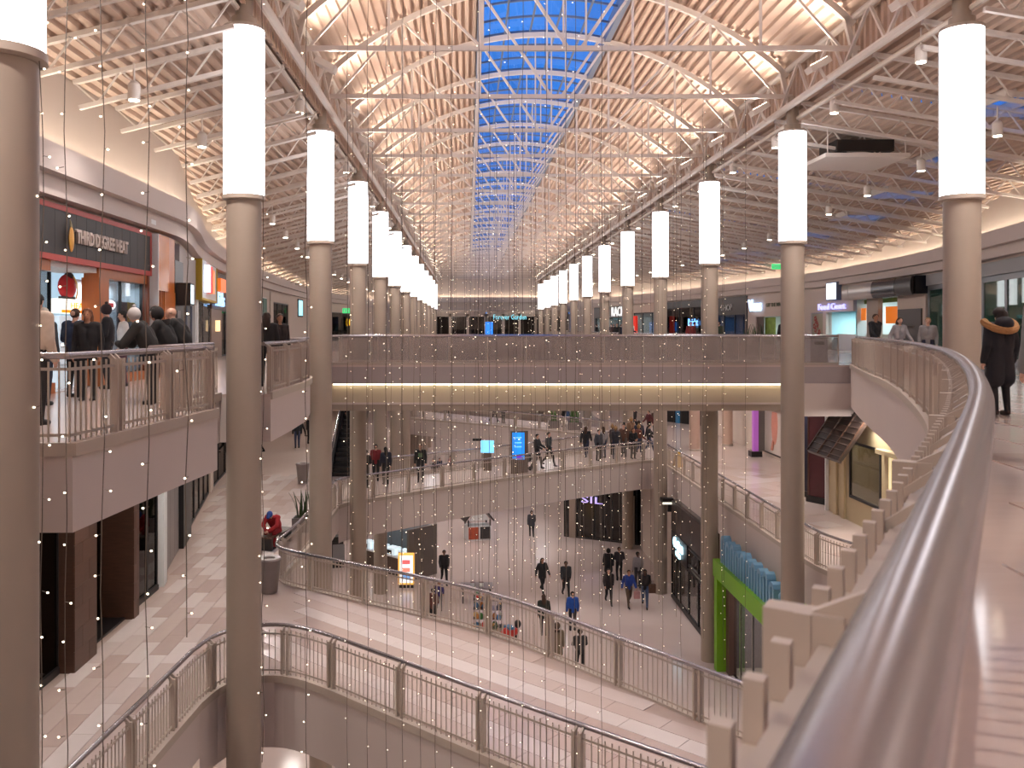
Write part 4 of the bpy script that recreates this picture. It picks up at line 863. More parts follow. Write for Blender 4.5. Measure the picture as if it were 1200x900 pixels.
k = thing('floodlight_post', 'black floodlight on a bracket above the black framed shop', 'floodlight', (10.0, 43.7, HG - .6)); bx(k, 'bracket', M_BLACK, -.06, .3, -.06, .06, 0, .5); bx(k, 'head', M_BLACK, -.4, .2, -.2, .2, .5, .68); bx(k, 'lens', EM('flood_lens', (240, 235, 220), 1.2), -.35, .1, -.22, -.2, .4, .5)
r, W = frontage('green_portal_shop', 'ground floor shop in bright green portal frame with tall blue letters', (10.1, 34.4), (10.1, 27.0), 0)
M_GREEN = mat('portal_green', (112, 168, 20), .4, var=.06)
M_BLUEL = mat('letter_blue', (112, 160, 190), .35, var=.06)
bx(r, 'portal_post', M_GREEN, 0, .35, -.45, .3, 0, 4.25); bx(r, 'portal_post', M_GREEN, W - .4, W, -.45, .3, 0, 4.25); bx(r, 'portal_beam', M_GREEN, 0, W, -.5, .3, 3.65, 4.3); bx(r, 'portal_backrail', M_GREEN, 0, W, .25, .5, 4.3, 4.75)
for i in range(10):
    x = .55 + i * .6; hgt = (1.0, .92, .96, .86, .96, .9, .94, .9, .96, .8)[i]; q = MB()
    q.box(x, x + .16, -.36, -.06, 4.3, 4.3 + hgt - .14); q.box(x + .3, x + .46, -.36, -.06, 4.3, 4.3 + hgt - .14)
    q.tube([(x + .08, -.21, 4.3 + hgt - .16), (x + .14, -.21, 4.3 + hgt - .04), (x + .23, -.21, 4.3 + hgt), (x + .32, -.21, 4.3 + hgt - .04), (x + .38, -.21, 4.3 + hgt - .16)], 0, sq=(.3, .16)); q.build('letter', M_BLUEL, r)
MB().sph((W - .55, -.21, 4.9), (.14, .15, .14), 10, 8).build('letter_dot', M_BLUEL, r, True)
panes(r, [.35, 1.6, 3.0, 4.6, W - .4], 0, 3.65, M_SHOPGLASS, M_CHROME, .06, .1); bx(r, 'inner_post', mat('pale_green', (160, 186, 110), .5), 3.3, 3.8, .5, .8, 0, 3.6); bx(r, 'brown_jamb', mat('brown_jamb', (90, 64, 56), .5), .38, .75, -.1, .2, 0, 3.6)
room(r, W, 3.7, 3, mat('dark_mall_interior', (120, 112, 114), .5, var=.2), 190, (1, .95, .9), mat('cream_mat', (196, 182, 164), .5))
k = wallthing(r, 'plush_display', 'pale fluffy goods heaped in the green portal shop window', 'display', 4.2, .8, .015)
rng = random.Random(5); q = MB()
bx(k, 'plinth', M_MULLION, -.5, 1.2, -.1, .6, 0, .8)
for i in range(14): MB().sph((rng.uniform(-.4, 1.1), .2 + rng.uniform(-.15, .2), .85 + rng.uniform(0, .9)), rng.uniform(.14, .26), 8, 6).build('plush_item', mat('plush', (206, 196, 184), .9, var=.15), k, True)
seg((10.6, 26.9), (10.6, -14), 0, L2 - 1.35, 'beige ground floor wall before the green portal shop'); seg((10.5, 36.6), (10.5, 34.5), 0, L2 - 1.35, 'beige ground floor pier between the green portal and black shop'); seg((10.5, 53.2), (10.5, 43.8), 0, L2 - 1.35, 'beige ground floor wall past the black framed shop')
r, W = frontage('glitter_shop', 'dark ground floor shopfront angled under the crowded footbridge', (6.2, 56.2), (11.6, 53.4), 0)
bx(r, 'head_panel', M_BLACK, 0, W, 0, .3, 3.6, HG); bx(r, 'pier', M_COLUMN, .35, .75, -.12, .2, 0, 3.6); bx(r, 'pier', M_COLUMN, 4.2, 4.6, -.12, .2, 0, 3.0); panes(r, [0, .3, .8, 2.0, 3.1, 4.2, 4.7, W], 0, 3.6, M_DARKGLASS, M_BLACK, .1, .05); room(r, W, 3.6, 3, mat('dark_mix', (50, 44, 42), .6, var=.5, scale=5), 25)
text('SIL', .6, EM('lilac_sign', (190, 170, 235), 1.2), r, (1.1, -.06, 2.3), .02, 'sign_lettering', 1.4)
struct(MB().box(10.6, 24, 53.4, 53.8, 0, HG).build('wall_right', M_WALL), 'beige ground floor wall beside the dark angled shopfront', 'wall')
seg((12.5, 121), (6.6, 57.5), 0, HG, 'far beige ground floor wall past the dark shopfront')
# rear half of the ground floor
# ------------------------------------------------------------------ furniture, kiosks, machines
def bin_(x, y, z, label):
    k = thing('litter_bin', label, 'bin', (x, y, z))
    MB().lathe(0, 0, [(.21, 0), (.22, .02), (.30, .84), (.31, .88)], 24).build('bin_body', M_BIN, k, True)
    MB().lathe(0, 0, [(.32, .86), (.325, .9), (.3, .94), (.16, .93), (.14, .86)], 24, cap=False).build('lid', M_BIN, k, True)
    MB().lathe(0, 0, [(.14, .85), (.14, .86)], 16).build('opening', M_BLACK, k)
bin_(-5.37, 23.8, L2 + .012, 'grey tapered litter bin at the corner of the near footbridge railing')
bin_(-7.6, 40.5, L2 + .012, 'grey tapered litter bin beside the escalator on the plank walkway')
k = thing('square_bin', 'grey square bin at the end of the straight bridge', 'bin', (13.2, 33.3, L3)); bx(k, 'bin_body', mat('bin_pale', (150, 146, 150), .4, var=.04), -.33, .33, -.3, .3, 0, .95); bx(k, 'lid', M_BIN, -.35, .35, -.32, .32, .95, 1.0); bx(k, 'slot', M_BLACK, -.18, .18, -.325, -.3, .72, .84)
def planter(x, y, z, label, n, h, sz=.45, leafm=None, seed=1, grp=None):
    k = thing('planter', label, 'plant', (x, y, z), 0, grp); rg = random.Random(seed)
    bx(k, 'pot', M_BIN, -sz, sz, -sz * .7, sz * .7, 0, .5); bx(k, 'soil', mat('soil', (46, 34, 28), .9, var=.2), -sz + .05, sz - .05, -sz * .7 + .05, sz * .7 - .05, .46, .51)
    lm = leafm or mat('leaf_dark', (52, 66, 34), .45, var=.35)
    for i in range(n):
        a = rg.uniform(0, 6.28); x0, y0 = rg.uniform(-sz * .6, sz * .6), rg.uniform(-sz * .4, sz * .4); ln = h * rg.uniform(.6, 1.05); tilt = rg.uniform(.05, .35); w_ = .045
        px_, py_ = math.cos(a), math.sin(a); q = MB(); vs = []
        for t in (0, .3, .6, .85, 1.0):
            ww = w_ * (1 - t ** 2.5) + .002; cx, cy, cz = x0 + px_ * ln * tilt * t * t, y0 + py_ * ln * tilt * t * t, .5 + ln * t
            vs += [(cx - py_ * ww, cy + px_ * ww, cz), (cx + py_ * ww, cy - px_ * ww, cz), (cx + px_ * .012, cy + py_ * .012, cz)]
        fs = []
        for j in range(4):
            b0 = j * 3
            fs += [(b0, b0 + 2, b0 + 5, b0 + 3), (b0 + 2, b0 + 1, b0 + 4, b0 + 5), (b0 + 1, b0, b0 + 3, b0 + 4)]
        q.add(vs, fs); q.build('leaf', lm, k)
planter(-5.75, 31.0, L2 + .012, 'spiky dark plant in a grey planter behind the seated man in red', 16, .95, .4)
planter(14.9, 45.5, L3, 'spiky plant in a long grey planter opposite the blue white word', 22, 1.1, .9, seed=4)
planter(7.6, 62.2, L2, 'green bushy plant in a grey planter where the farthest footbridge lands', 20, 1.3, .5, mat('leaf_green', (76, 110, 52), .45, var=.35), 5)
planter(6.2, 63.3, L2, 'small green plant in a grey planter on the farthest footbridge', 12, .9, .4, mat('leaf_green', (76, 110, 52), .45, var=.35), 6)
k = thing('bench', 'low wooden bench with black legs beside the tapered litter bin', 'bench', (-6.3, 28.9, L2 + .012), 1.3)
for i in range(4): bx(k, 'slat', M_WOOD, -.8, .8, -.24 + i * .125, -.13 + i * .125, .4, .45)
for a in (-.7, .62): bx(k, 'leg', M_BLACK, a, a + .08, -.22, .22, 0, .4)
# escalator between the middle and top level
k = thing('escalator', 'black stepped escalator with glass sides climbing to the top level', 'escalator', (-6.05, 42.4, L2))
run, rise = 10.5, L3 - L2; n = 30
for i in range(n): bx(k, 'step', M_BLACK if i % 2 else mat('step_dark', (34, 31, 32), .5, metal=.3), -.5, .5, run * i / n, run * (i + 1) / n, max(0, rise * i / n - .3), rise * (i + 1) / n - .004)
for s in (-1, 1):
    q = MB(); q.add([(s * .6 + d_, y_, z_) for d_ in (-.06, .06) for y_, z_ in ((-1.2, 0), (-1.2, .35), (0, .35), (run, rise + .35), (run, rise - .6), (.6, 0))], [(0, 1, 2, 5), (2, 3, 4, 5), (6, 11, 8, 7), (8, 11, 10, 9), (0, 6, 7, 1), (1, 7, 8, 2), (2, 8, 9, 3), (3, 9, 10, 4), (4, 10, 11, 5), (5, 11, 6, 0)]); q.build('side_skirt', M_BLACK, k)
    q = MB(); q.add([(s * .6, -1.2, .35), (s * .6, 0, .35), (s * .6, run, rise + .35), (s * .6, run, rise + 1.0), (s * .6, 0, 1.0), (s * .6, -1.2, 1.0)], [(0, 1, 4, 5), (1, 2, 3, 4)]); q.build('glass_side', M_SHOPGLASS, k)
    MB().tube([(s * .6, -1.25, .9), (s * .6, -1.2, 1.0), (s * .6, 0, 1.03), (s * .6, run, rise + 1.03)], .045, 8).build('handrail', M_BLACK if s > 0 else M_RAILTUBE, k, True)
struct(MB().box(-6.7, -5.4, 46, 52, L2, L2 + .02).build('trim_2', M_BEIGE), 'floor plate under the escalator', 'trim')
# screens on the crowded footbridge
k = thing('digital_totem', 'tall brown totem with bright blue screen on the crowded footbridge', 'screen', (2.55, 43.4, L2), .08)
bx(k, 'case', mat('totem_brown', (104, 88, 78), .45, var=.05), -.42, .42, -.12, .12, 0, 2.1); bx(k, 'display', EM('totem_screen', (30, 140, 235), 1.0), -.36, .24, -.13, -.12, .7, 2.03); ds = k.children[-1]
for i, z in enumerate((1.75, 1.5, 1.3)): bx(ds, 'screen_text', EM('screen_pale', (120, 200, 250), 1.0), -.25, .1, -.134, -.13, z, z + .06)
bx(ds, 'screen_figure', EM('screen_purple', (110, 40, 200), .8), -.15, .1, -.134, -.13, .72, .95)
k = thing('screen_kiosk', 'small glowing blue screen on a brown stand with black camera on top', 'screen', (1.0, 44.3, L2), -.1)
bx(k, 'stand', mat('totem_brown', (104, 88, 78), .45, var=.05), -.2, .2, -.1, .1, 0, .9); bx(k, 'display', EM('screen_sky', (120, 200, 250), 1.3), -.33, .33, -.08, .06, .9, 1.5); bx(k, 'camera_arm', M_BLACK, -.75, -.3, -.05, .05, 1.48, 1.6)
# ground floor kiosks
k = thing('hut_kiosk', 'small house shaped kiosk with dark roof and posters on the ground floor', 'kiosk', (.62, 55.6, 0), .25)
bx(k, 'counter', M_WHITE, -.75, .75, -.5, .5, 0, .9); bx(k, 'red_poster', mat('kiosk_red', (186, 84, 56), .5, var=.4, scale=6), -.7, -.05, -.52, -.5, .1, .85); bx(k, 'black_poster', mat('kiosk_black', (60, 58, 60), .5, var=.5, scale=9), .05, .7, -.52, -.5, .1, .85)
for a in (-.7, .7):
    for c in (-.45, .45): bx(k, 'post', M_BLACK, a - .04, a + .04, c - .04, c + .04, .9, 1.3)
q = MB(); q.prism([(-.95, 1.25), (.95, 1.25), (0, 2.4)], -.55, .55); ro = MB(); ro.v = [(x, z, y) for x, y, z in q.v]; ro.f = q.f; ro.m = q.m
gb = MB().add([(-.7, -.45, 1.25), (.7, -.45, 1.25), (0, -.45, 2.2)], [(0, 1, 2)]); gb.build('gable', M_WHITE, k)
for s in (-1, 1): MB().beam((s * .95, 0, 1.2), (0, 0, 2.42), 1.15, .07).build('roof_slope', M_DARKBROWN, k)
bx(k, 'ridge_trim', M_RED, -.05, .05, -.6, .6, 2.38, 2.48)
k = thing('demo_table', 'wide grey table with two white boxes on the ground floor', 'table', (.45, 42.9, 0))
bx(k, 'table_top', mat('table_grey', (138, 128, 128), .45, var=.08), -.78, .78, -.5, .5, .72, .78)
for a in (-.7, .62):
    for c in (-.42, .36): bx(k, 'leg', M_BLACK, a, a + .06, c, c + .06, 0, .72)
for a in (-.22, .22):
    kk = thing('white_box', 'small white box standing on the wide grey table', 'box', (.45 + a, 42.75, .78), 0, 'white boxes on the grey table'); bx(kk, 'box_body', M_WHITE, -.1, .1, -.1, .1, 0, .16); bx(kk, 'box_lid', mat('box_mauve', (130, 100, 100), .5), -.105, .105, -.05, .105, .16, .19)
k = thing('toy_cart', 'cart tower crowded with red, green and golden toys on the ground floor', 'cart', (.85, 37.4, 0), -.1)
bx(k, 'cart_base', mat('cart_wood', (150, 128, 108), .5, var=.1), -.75, .75, -.45, .45, .1, .6)
for a in (-.6, .6): q = MB().lathe(0, 0, [(.1, -.03), (.1, .03)], 12); o = q.build('wheel', M_BLACK, k); o.rotation_euler = (math.pi / 2, 0, 0); o.location = (a, -.46, .1)
for z in (1.0, 1.4, 1.8): bx(k, 'shelf', M_CHROME, -.6, .6, -.3, .3, z, z + .03)
for a in (-.6, .57): bx(k, 'upright', M_CHROME, a, a + .03, -.02, .02, .6, 2.0)
rg = random.Random(9); tc_ = [(200, 50, 40), (60, 110, 50), (220, 180, 110), (230, 220, 210), (60, 60, 70), (190, 120, 60), (70, 120, 160)]
for i in range(46):
    z = (.6, 1.03, 1.43, 1.83)[i % 4]; s = rg.uniform(.06, .12); MB().sph((rg.uniform(-.55, .55), rg.uniform(-.3, .25), z + s), (s, s, s * rg.uniform(.9, 1.4)), 7, 5).build('toy', mat('toy_%d' % (i % 7), tc_[i % 7], .45, var=.1), k, True)
k = thing('toy_rider', 'red and black ride-on toy standing beside the toy cart', 'toy', (1.75, 36.7, 0), .5)
MB().sph((0, 0, .62), (.42, .2, .24), 12, 8).build('body', mat('toy_0', (200, 50, 40), .45, var=.1), k, True); MB().sph((.4, 0, .9), (.16, .13, .18), 10, 7).build('head', M_BLACK, k, True)
for a in (-.25, .25):
    for c in (-.1, .1): MB().tube([(a, c, 0), (a, c, .5)], .05, 6).build('leg', M_BLACK, k)
bx(k, 'saddle', mat('toy_6', (70, 120, 160), .45), -.15, .15, -.21, .21, .78, .88)
k = thing('silver_rider', 'silver ride-on toy with cyan screen left of the toy cart', 'toy', (-.55, 37.9, 0))
MB().sph((0, 0, .45), (.35, .22, .22), 12, 8).build('body', M_CHROME, k, True); bx(k, 'screen', EM('rider_cyan', (160, 220, 230), .8), -.2, .15, -.26, -.2, .4, .7); bx(k, 'base', M_BLACK, -.4, .4, -.25, .25, 0, .12); bx(k, 'column', M_BLACK, -.08, .08, -.08, .08, .12, .45)
k = thing('food_kiosk', 'ground floor food counter with white glowing display cases under the crowded footbridge', 'kiosk', (-4.4, 48.2, 0), -.75)
bx(k, 'counter', mat('counter_brown', (84, 68, 60), .5, var=.15), -2.2, 2.2, -.4, .4, 0, 1.0); bx(k, 'counter_top', M_WHITE, -2.25, 2.25, -.45, .45, 1.0, 1.06)
for i in range(4):
    a = -1.9 + i * 1.0; bx(k, 'display_case', EM('case_glow', (214, 232, 240), .7), a, a + .75, -.25, .3, 1.06, 1.4)
    bx(k.children[-1], 'goods', mat('goods_red', (170, 40, 46), .5, var=.3) if i % 2 else M_BLACK, a + .1, a + .5, -.28, -.25, 1.1, 1.3)
bx(k, 'back_wall', mat('kiosk_back', (120, 132, 140), .5, var=.2), -2.2, 2.2, 1.4, 1.5, 0, 2.6); bx(k, 'grey_end_panel', mat('fin_grey', (110, 104, 100), .5), 2.2, 2.35, -.6, 1.5, 0, 2.7)
k = thing('menu_lightbox', 'upright glowing menu box with orange frame and pink food pictures', 'sign', (-3.15, 45.2, 0)); bx(k, 'case', EM('menu_orange', (250, 190, 90), .9), -.42, .42, -.08, .08, .15, 1.75); bx(k, 'foot', M_BLACK, -.4, .4, -.15, .15, 0, .15); bx(k, 'menu_sheet', EM('menu_white', (246, 246, 250), 1.2), -.33, .33, -.09, -.08, .25, 1.65)
for z, c in ((1.2, (230, 110, 110)), (.8, (235, 140, 120)), (.45, (120, 170, 230))): bx(k.children[2], 'menu_picture', EM('menu_pic_%d' % int(z * 10), c, .9), -.2, .2, -.095, -.09, z, z + .22)
k = thing('ticket_machine', 'black and grey machine standing by the ground floor columns', 'machine', (-7.3, 49.2, 0), .3); bx(k, 'cabinet', M_BLACK, -.5, .3, -.35, .35, 0, 1.4); bx(k, 'grey_door', mat('machine_grey', (128, 126, 128), .4), -.3, .35, -.37, -.34, .3, 1.3); bx(k, 'top_panel', M_BLACK, -.5, .3, -.3, .3, 1.4, 1.7)
k = thing('wet_floor_sign', 'yellow warning board at the railing of the glossy walkway', 'sign', (10.85, 45.4, L2 + .012), .6)
for s in (-1, 1): MB().add([(-.2, s * .18, 0), (.2, s * .18, 0), (.13, s * .02, .75), (-.13, s * .02, .75), (-.2, s * .2, 0), (.2, s * .2, 0), (.13, s * .04, .75), (-.13, s * .04, .75)], [(0, 1, 2, 3), (4, 7, 6, 5), (0, 4, 5, 1), (1, 5, 6, 2), (2, 6, 7, 3), (3, 7, 4, 0)]).build('board', mat('warning_yellow', (214, 168, 50), .5, var=.05), k)
# roof fixtures
k = thing('air_handler', 'flat white ceiling baffle with dark duct box under the sloping roof', 'vent', (12.3, 28.2, EYE + 5.28)); bx(k, 'baffle', M_STEEL, -1.3, 1.3, -1.2, 1.2, 0, .12); bx(k, 'duct_box', M_BLACK, -.7, 1.1, -.6, .8, .3, .66)
for a in (-1.2, 1.2):
    for c in (-1.1, 1.1): MB().tube([(a, c, .12), (a, c, .9)], .02, 5).build('hanger', M_STEEL, k)
k = thing('exit_sign', 'small green exit sign high beside the blue white word shop', 'sign', (20.6, 58.5, EYE + 3.95)); bx(k, 'sign_box', EM('exit_green', (60, 200, 120), 1.2), -.35, .35, -.05, .05, 0, .35); MB().tube([(0, 0, .35), (0, 0, 1.2)], .02).build('hanger', M_STEEL, k); text('EXIT', .26, M_WHITE, k, (-.28, -.065, .08), .01, 'lettering', .56)
for i, (d_, P_, s_) in enumerate(((21.2, WL, 1), (22.8, WL, 1), (44.5, WR, -1), (60, WR, -1), (75, WR, -1))):
    k = thing('wall_vent', ('dark grille in the pale band above the sign board', 'small camera housing in the pale band by the orange pillar', 'dark grille in the band above the steel canopy', 'dark grille in the band above the blue white word', 'dark grille in the band above the dark grey shop')[i], 'vent', (xat(P_, d_) + .0 * s_, d_, EYE + 2.72), math.pi / 2 * s_)
    if i == 1: bx(k, 'housing', M_WHITE, -.35, .35, -.3, 0, .0, .12); bx(k, 'lens', M_SPOTLENS, .1, .2, -.25, -.2, -.02, 0)
    else:
        bx(k, 'frame', M_MULLION, -.3, .3, -.04, 0, -.1, .12)
        for j in range(4): bx(k, 'slat', M_BLACK, -.27, .27, -.06, -.04, -.08 + j * .05, -.05 + j * .05)
# ------------------------------------------------------------------ hanging light strands
def strand(x, y, zt, zb, label, grp, step, seed, rw=.005, rb=.014, wob=.015, side=.05):
    rg = random.Random(seed); L_ = zt - zb; n = max(8, int(L_ / .7)); P_ = []
    ph = rg.uniform(0, 6)
    for i in range(n + 1): t = i / n; P_.append((wob * math.sin(ph + t * 37), wob * math.cos(ph * 2 + t * 29), -L_ * t))
    r = thing('light_strand', label, 'string lights', (x, y, zt), 0, grp)
    MB().tube(P_, rw, 4).build('wire', M_WIRE, r)
    b = MB(); z = rg.uniform(.1, step)
    while z < L_:
        a = rg.uniform(0, 6.28); cx, cy = side * math.cos(a), side * math.sin(a) * .6
        i = min(n, int(z / L_ * n)); x0, y0 = P_[i][0], P_[i][1]
        b.tube([(x0, y0, -z), (x0 + cx, y0 + cy, -z - .01)], rb * .35, 3, 0); b.sph((x0 + cx * 1.25, y0 + cy * 1.25, -z - .012), (rb * 1.3, rb, rb), 6, 4, 1); z += step * rg.uniform(.75, 1.3)
    b.build('bulbs', [M_WIRE, M_BULB], r, kind='stuff')
sd = 0
for x_, d_, zb in ((-4.0, 8.25, 5), (-3.77, 8.25, 5), (-3.43, 8.25, 5), (-3.01, 8.25, 5), (-2.64, 8.25, 10.4), (-2.97, 12.75, 7.0), (-2.34, 12.75, 6.6)):
    sd += 1; strand(x_, d_, ZT, zb, 'long thin cord of tiny warm bulbs hanging before the sign shop walkway', 'light cords before the sign shop', .42, sd, .005, .010, .018, .05)
lab = 'fine cord of tiny warm bulbs in the curtain %s'
for y_, xs_, zb, st, what in ((12.75, np.arange(-1.7, 2.1, .255), 5.6, .55, 'before the near footbridge'), (26.25, np.arange(-3.5, 8.7, .62), 3.0, .5, 'between the near footbridge and straight bridge'),
                              (30.75, np.arange(-3.4, 9.0, .56), 3.0, .45, 'hanging close before the straight bridge'), (35.25, np.arange(-2.6, 8.6, .9), 2.5, .5, 'just beyond the straight bridge'),
                              (53.25, np.arange(-2.5, 5.4, .9), 1.5, .6, 'before the farthest footbridge'), (66.75, np.arange(1.5, 8.6, 1.2), 8.0, .7, 'over the farthest footbridge'), (84.75, np.arange(-2.5, 8.6, 1.2), 8.0, .8, 'near the hall end')):
    for x_ in xs_:
        sd += 1; rg = random.Random(sd)
        strand(float(x_) + rg.uniform(-.08, .08), y_, ZT, zb + rg.uniform(0, 1.2), lab % what, 'light curtain ' + what, st, sd, .003 + y_ * .00006, .0055 + y_ * .0001, .012, .03 + y_ * .0006)
# ------------------------------------------------------------------ people
SKIN = [mat('skin_light', (214, 168, 146), .5, var=.06), mat('skin_tan', (176, 126, 98), .5, var=.06), mat('skin_dark', (104, 70, 54), .5, var=.06)]
M_EYE = mat('eye_dark', (30, 24, 22), .3); M_LIP = mat('lip', (160, 92, 84), .5)
def V(*a): return np.array(a, float)
def pose(kind):
    J = dict(hipL=V(.095, 0, .92), hipR=V(-.095, 0, .92), kneeL=V(.1, -.02, .5), kneeR=V(-.1, -.02, .5), ankL=V(.1, .03, .09), ankR=V(-.1, .03, .09),
             shL=V(.185, .0, 1.43), shR=V(-.185, .0, 1.43), elL=V(.245, .03, 1.14), elR=V(-.245, .03, 1.14), wrL=V(.25, -.05, .89), wrR=V(-.25, -.05, .89),
             pel=V(0, 0, .95), bel=V(0, 0, 1.1), che=V(0, 0, 1.29), neck=V(0, .0, 1.48), head=V(0, -.02, 1.63))
    if kind == 'walk':
        J.update(kneeL=V(.09, -.2, .53), ankL=V(.09, -.3, .11), kneeR=V(-.09, .05, .5), ankR=V(-.09, .36, .2), elL=V(.24, .15, 1.16), wrL=V(.24, .16, .91), elR=V(-.24, -.1, 1.16), wrR=V(-.23, -.3, .98))
    elif kind == 'walk2':
        J.update(kneeR=V(-.09, -.2, .53), ankR=V(-.09, -.3, .11), kneeL=V(.09, .05, .5), ankL=V(.09, .36, .2), elR=V(-.26, .12, 1.15), wrR=V(-.3, .1, .9), elL=V(.26, -.08, 1.16), wrL=V(.28, -.27, .97))
    elif kind == 'hold':
        J.update(elL=V(.25, -.02, 1.15), wrL=V(.08, -.28, 1.12), elR=V(-.25, -.02, 1.15), wrR=V(-.08, -.28, 1.1), kneeL=V(.11, -.04, .5))
    elif kind == 'push':
        J.update(elL=V(.24, -.1, 1.17), wrL=V(.2, -.38, 1.05), elR=V(-.24, -.1, 1.17), wrR=V(-.2, -.38, 1.05), kneeL=V(.09, -.16, .52), ankL=V(.09, -.2, .1), ankR=V(-.09, .28, .14))
    elif kind == 'lean':
        for k_ in ('bel', 'che', 'shL', 'shR', 'neck', 'head'): J[k_] = J[k_] + V(0, -(J[k_][2] - .95) * .42, -(J[k_][2] - .95) * .1)
        J.update(elL=V(.3, -.42, 1.06), wrL=V(.1, -.55, 1.08), elR=V(-.3, -.42, 1.06), wrR=V(-.1, -.55, 1.07))
    elif kind == 'sit':
        J.update(hipL=V(.1, 0, .5), hipR=V(-.1, 0, .5), pel=V(0, .02, .53), bel=V(0, -.06, .68), che=V(0, -.2, .86), shL=V(.19, -.26, .97), shR=V(-.19, -.26, .97), neck=V(0, -.33, 1.02), head=V(0, -.44, 1.08),
                 kneeL=V(.15, -.44, .5), kneeR=V(-.15, -.44, .5), ankL=V(.16, -.42, .09), ankR=V(-.16, -.42, .09), elL=V(.24, -.44, .74), elR=V(-.24, -.44, .74), wrL=V(.05, -.6, .6), wrR=V(-.05, -.6, .6))
    return J
PCACHE = {}
def person_meshes(kind, coat, hairk, bulk):
    key = (kind, coat, hairk, bulk)
    if key in PCACHE: return PCACHE[key]
    J = pose(kind); P = []      # tapered capsules: (p, q, r0, r1, tag)
    c = lambda a, b_, r0, r1, t: P.append((a, b_, r0, r1, t))
    top = 1.0 + bulk
    for s in 'LR':
        c(J['hip' + s], J['knee' + s], .088, .062, 'leg'); c(J['knee' + s], J['ank' + s], .06, .042, 'leg')
        a = J['ank' + s]; c(a + V(0, .02, -.045), a + V(0, -.15, -.06), .042, .034, 'shoe')
        c(J['sh' + s], J['el' + s], .058 * top, .048 * top, 'top'); c(J['el' + s], J['wr' + s], .046 * top, .034 * top, 'top')
        d = J['wr' + s] - J['el' + s]; d = d / np.linalg.norm(d); c(J['wr' + s], J['wr' + s] + d * .085, .026, .03, 'hand')
        c(J['neck'] + V(0, 0, -.05), J['sh' + s], .06, .062 * top, 'top')
    dx = V(.085, 0, 0)
    for s in (-1, 1):
        c(J['pel'] + dx * s * .75, J['bel'] + dx * s * .8, .105, .1, 'top' if coat else 'leg'); c(J['bel'] + dx * s * .85, J['che'] + dx * s, .1 * top, .105 * top, 'top'); c(J['che'] + dx * s, J['sh%s' % ('L' if s > 0 else 'R')] - dx * s * .6, .1 * top, .07 * top, 'top')
    c(J['pel'] + V(0, 0, -.02), J['bel'], .115, .11 * top, 'top' if coat or kind == 'sit' else 'top')
    if coat and kind != 'sit':
        zc_ = {1: .82, 2: .6}[coat]
        for s in (-1, 1): c(J['bel'] + dx * s * .7, V(.085 * s, .0, zc_), .1 * top, (.12 if coat == 1 else .14), 'top')
    c(J['neck'] + V(0, 0, -.06), J['neck'] + (J['head'] - J['neck']) * .6, .052, .05, 'skin')
    h = J['head']; f = V(0, -1, 0) if kind != 'sit' else V(0, -.75, -.66); u = V(0, 0, 1) if kind != 'sit' else V(0, -.66, .75)
    c(h + u * .035, h - u * .045 + f * .02, .082, .06, 'skin'); c(h + u * .03 - f * .03, h + u * .03 + f * .015, .084, .08, 'skin')
    c(h + f * .085 + u * .01, h + f * .105 - u * .018, .009, .014, 'skin')
    for s in (-1, 1): c(h + V(.08 * s, 0, 0) + u * .02, h + V(.083 * s, 0, 0) - u * .025, .014, .01, 'skin')
    b = MB()
    for a, q, r0, r1, t in P:
        L_ = np.linalg.norm(q - a); n = 6; pts = []; rs = []
        d = (q - a) / max(L_, 1e-6)
        for k in range(4): th = math.pi / 2 * (1 - k / 3.0); pts.append(tuple(a - d * r0 * math.sin(th))); rs.append(max(.002, r0 * math.cos(th)))
        for k in range(1, 4): th = math.pi / 2 * (k / 3.0); pts.append(tuple(q + d * r1 * math.sin(th))) ; rs.append(max(.002, r1 * math.cos(th)))
        pts.insert(4, tuple(q)); rs.insert(4, r1)
        b.tube(pts, rs, 10)
    me = b.mesh('tmp', SKIN[0]); ob = bpy.data.objects.new('tmp', me); COL.objects.link(ob)
    md = ob.modifiers.new('r', 'REMESH'); md.mode = 'VOXEL'; md.voxel_size = .019
    ms = ob.modifiers.new('s', 'SMOOTH'); ms.factor = .5; ms.iterations = 2
    dg = bpy.context.evaluated_depsgraph_get(); dg.update(); bm_ = bpy.data.meshes.new_from_object(ob.evaluated_get(dg)); bpy.data.objects.remove(ob)
    nv = len(bm_.vertices); co = np.empty(nv * 3); bm_.vertices.foreach_get('co', co); co = co.reshape(-1, 3)
    no = np.empty(nv * 3); bm_.vertex_normals.foreach_get('vector', no); no = no.reshape(-1, 3)
    D = []
    for a, q, r0, r1, t in P:
        d = q - a; L2_ = d.dot(d); tt = np.clip((co - a) @ d / max(L2_, 1e-9), 0, 1); D.append(np.linalg.norm(co - a - tt[:, None] * d, axis=1) - (r0 + (r1 - r0) * tt))
    best = np.argmin(np.array(D), axis=0); tags = np.array([{'skin': 0, 'hand': 0, 'top': 1, 'leg': 2, 'shoe': 3}[p[4]] for p in P])[best]
    if not coat or kind == 'sit':
        pass
    faces = [tuple(p.vertices) for p in bm_.polygons]
    def garment(t, off, name):
        idx = {}; vs = []; fs = []
        for f_ in faces:
            if sum(tags[i] == t for i in f_) >= 2:
                for i in f_:
                    if i not in idx: idx[i] = len(vs); vs.append(tuple(co[i] + no[i] * off))
                fs.append(tuple(idx[i] for i in f_))
        g = MB().add(vs, fs); m_ = g.mesh(name, None if False else SKIN[0], False); m_.polygons.foreach_set('use_smooth', [True] * len(m_.polygons)); return m_
    body = MB().add([tuple(x) for x in co], faces)
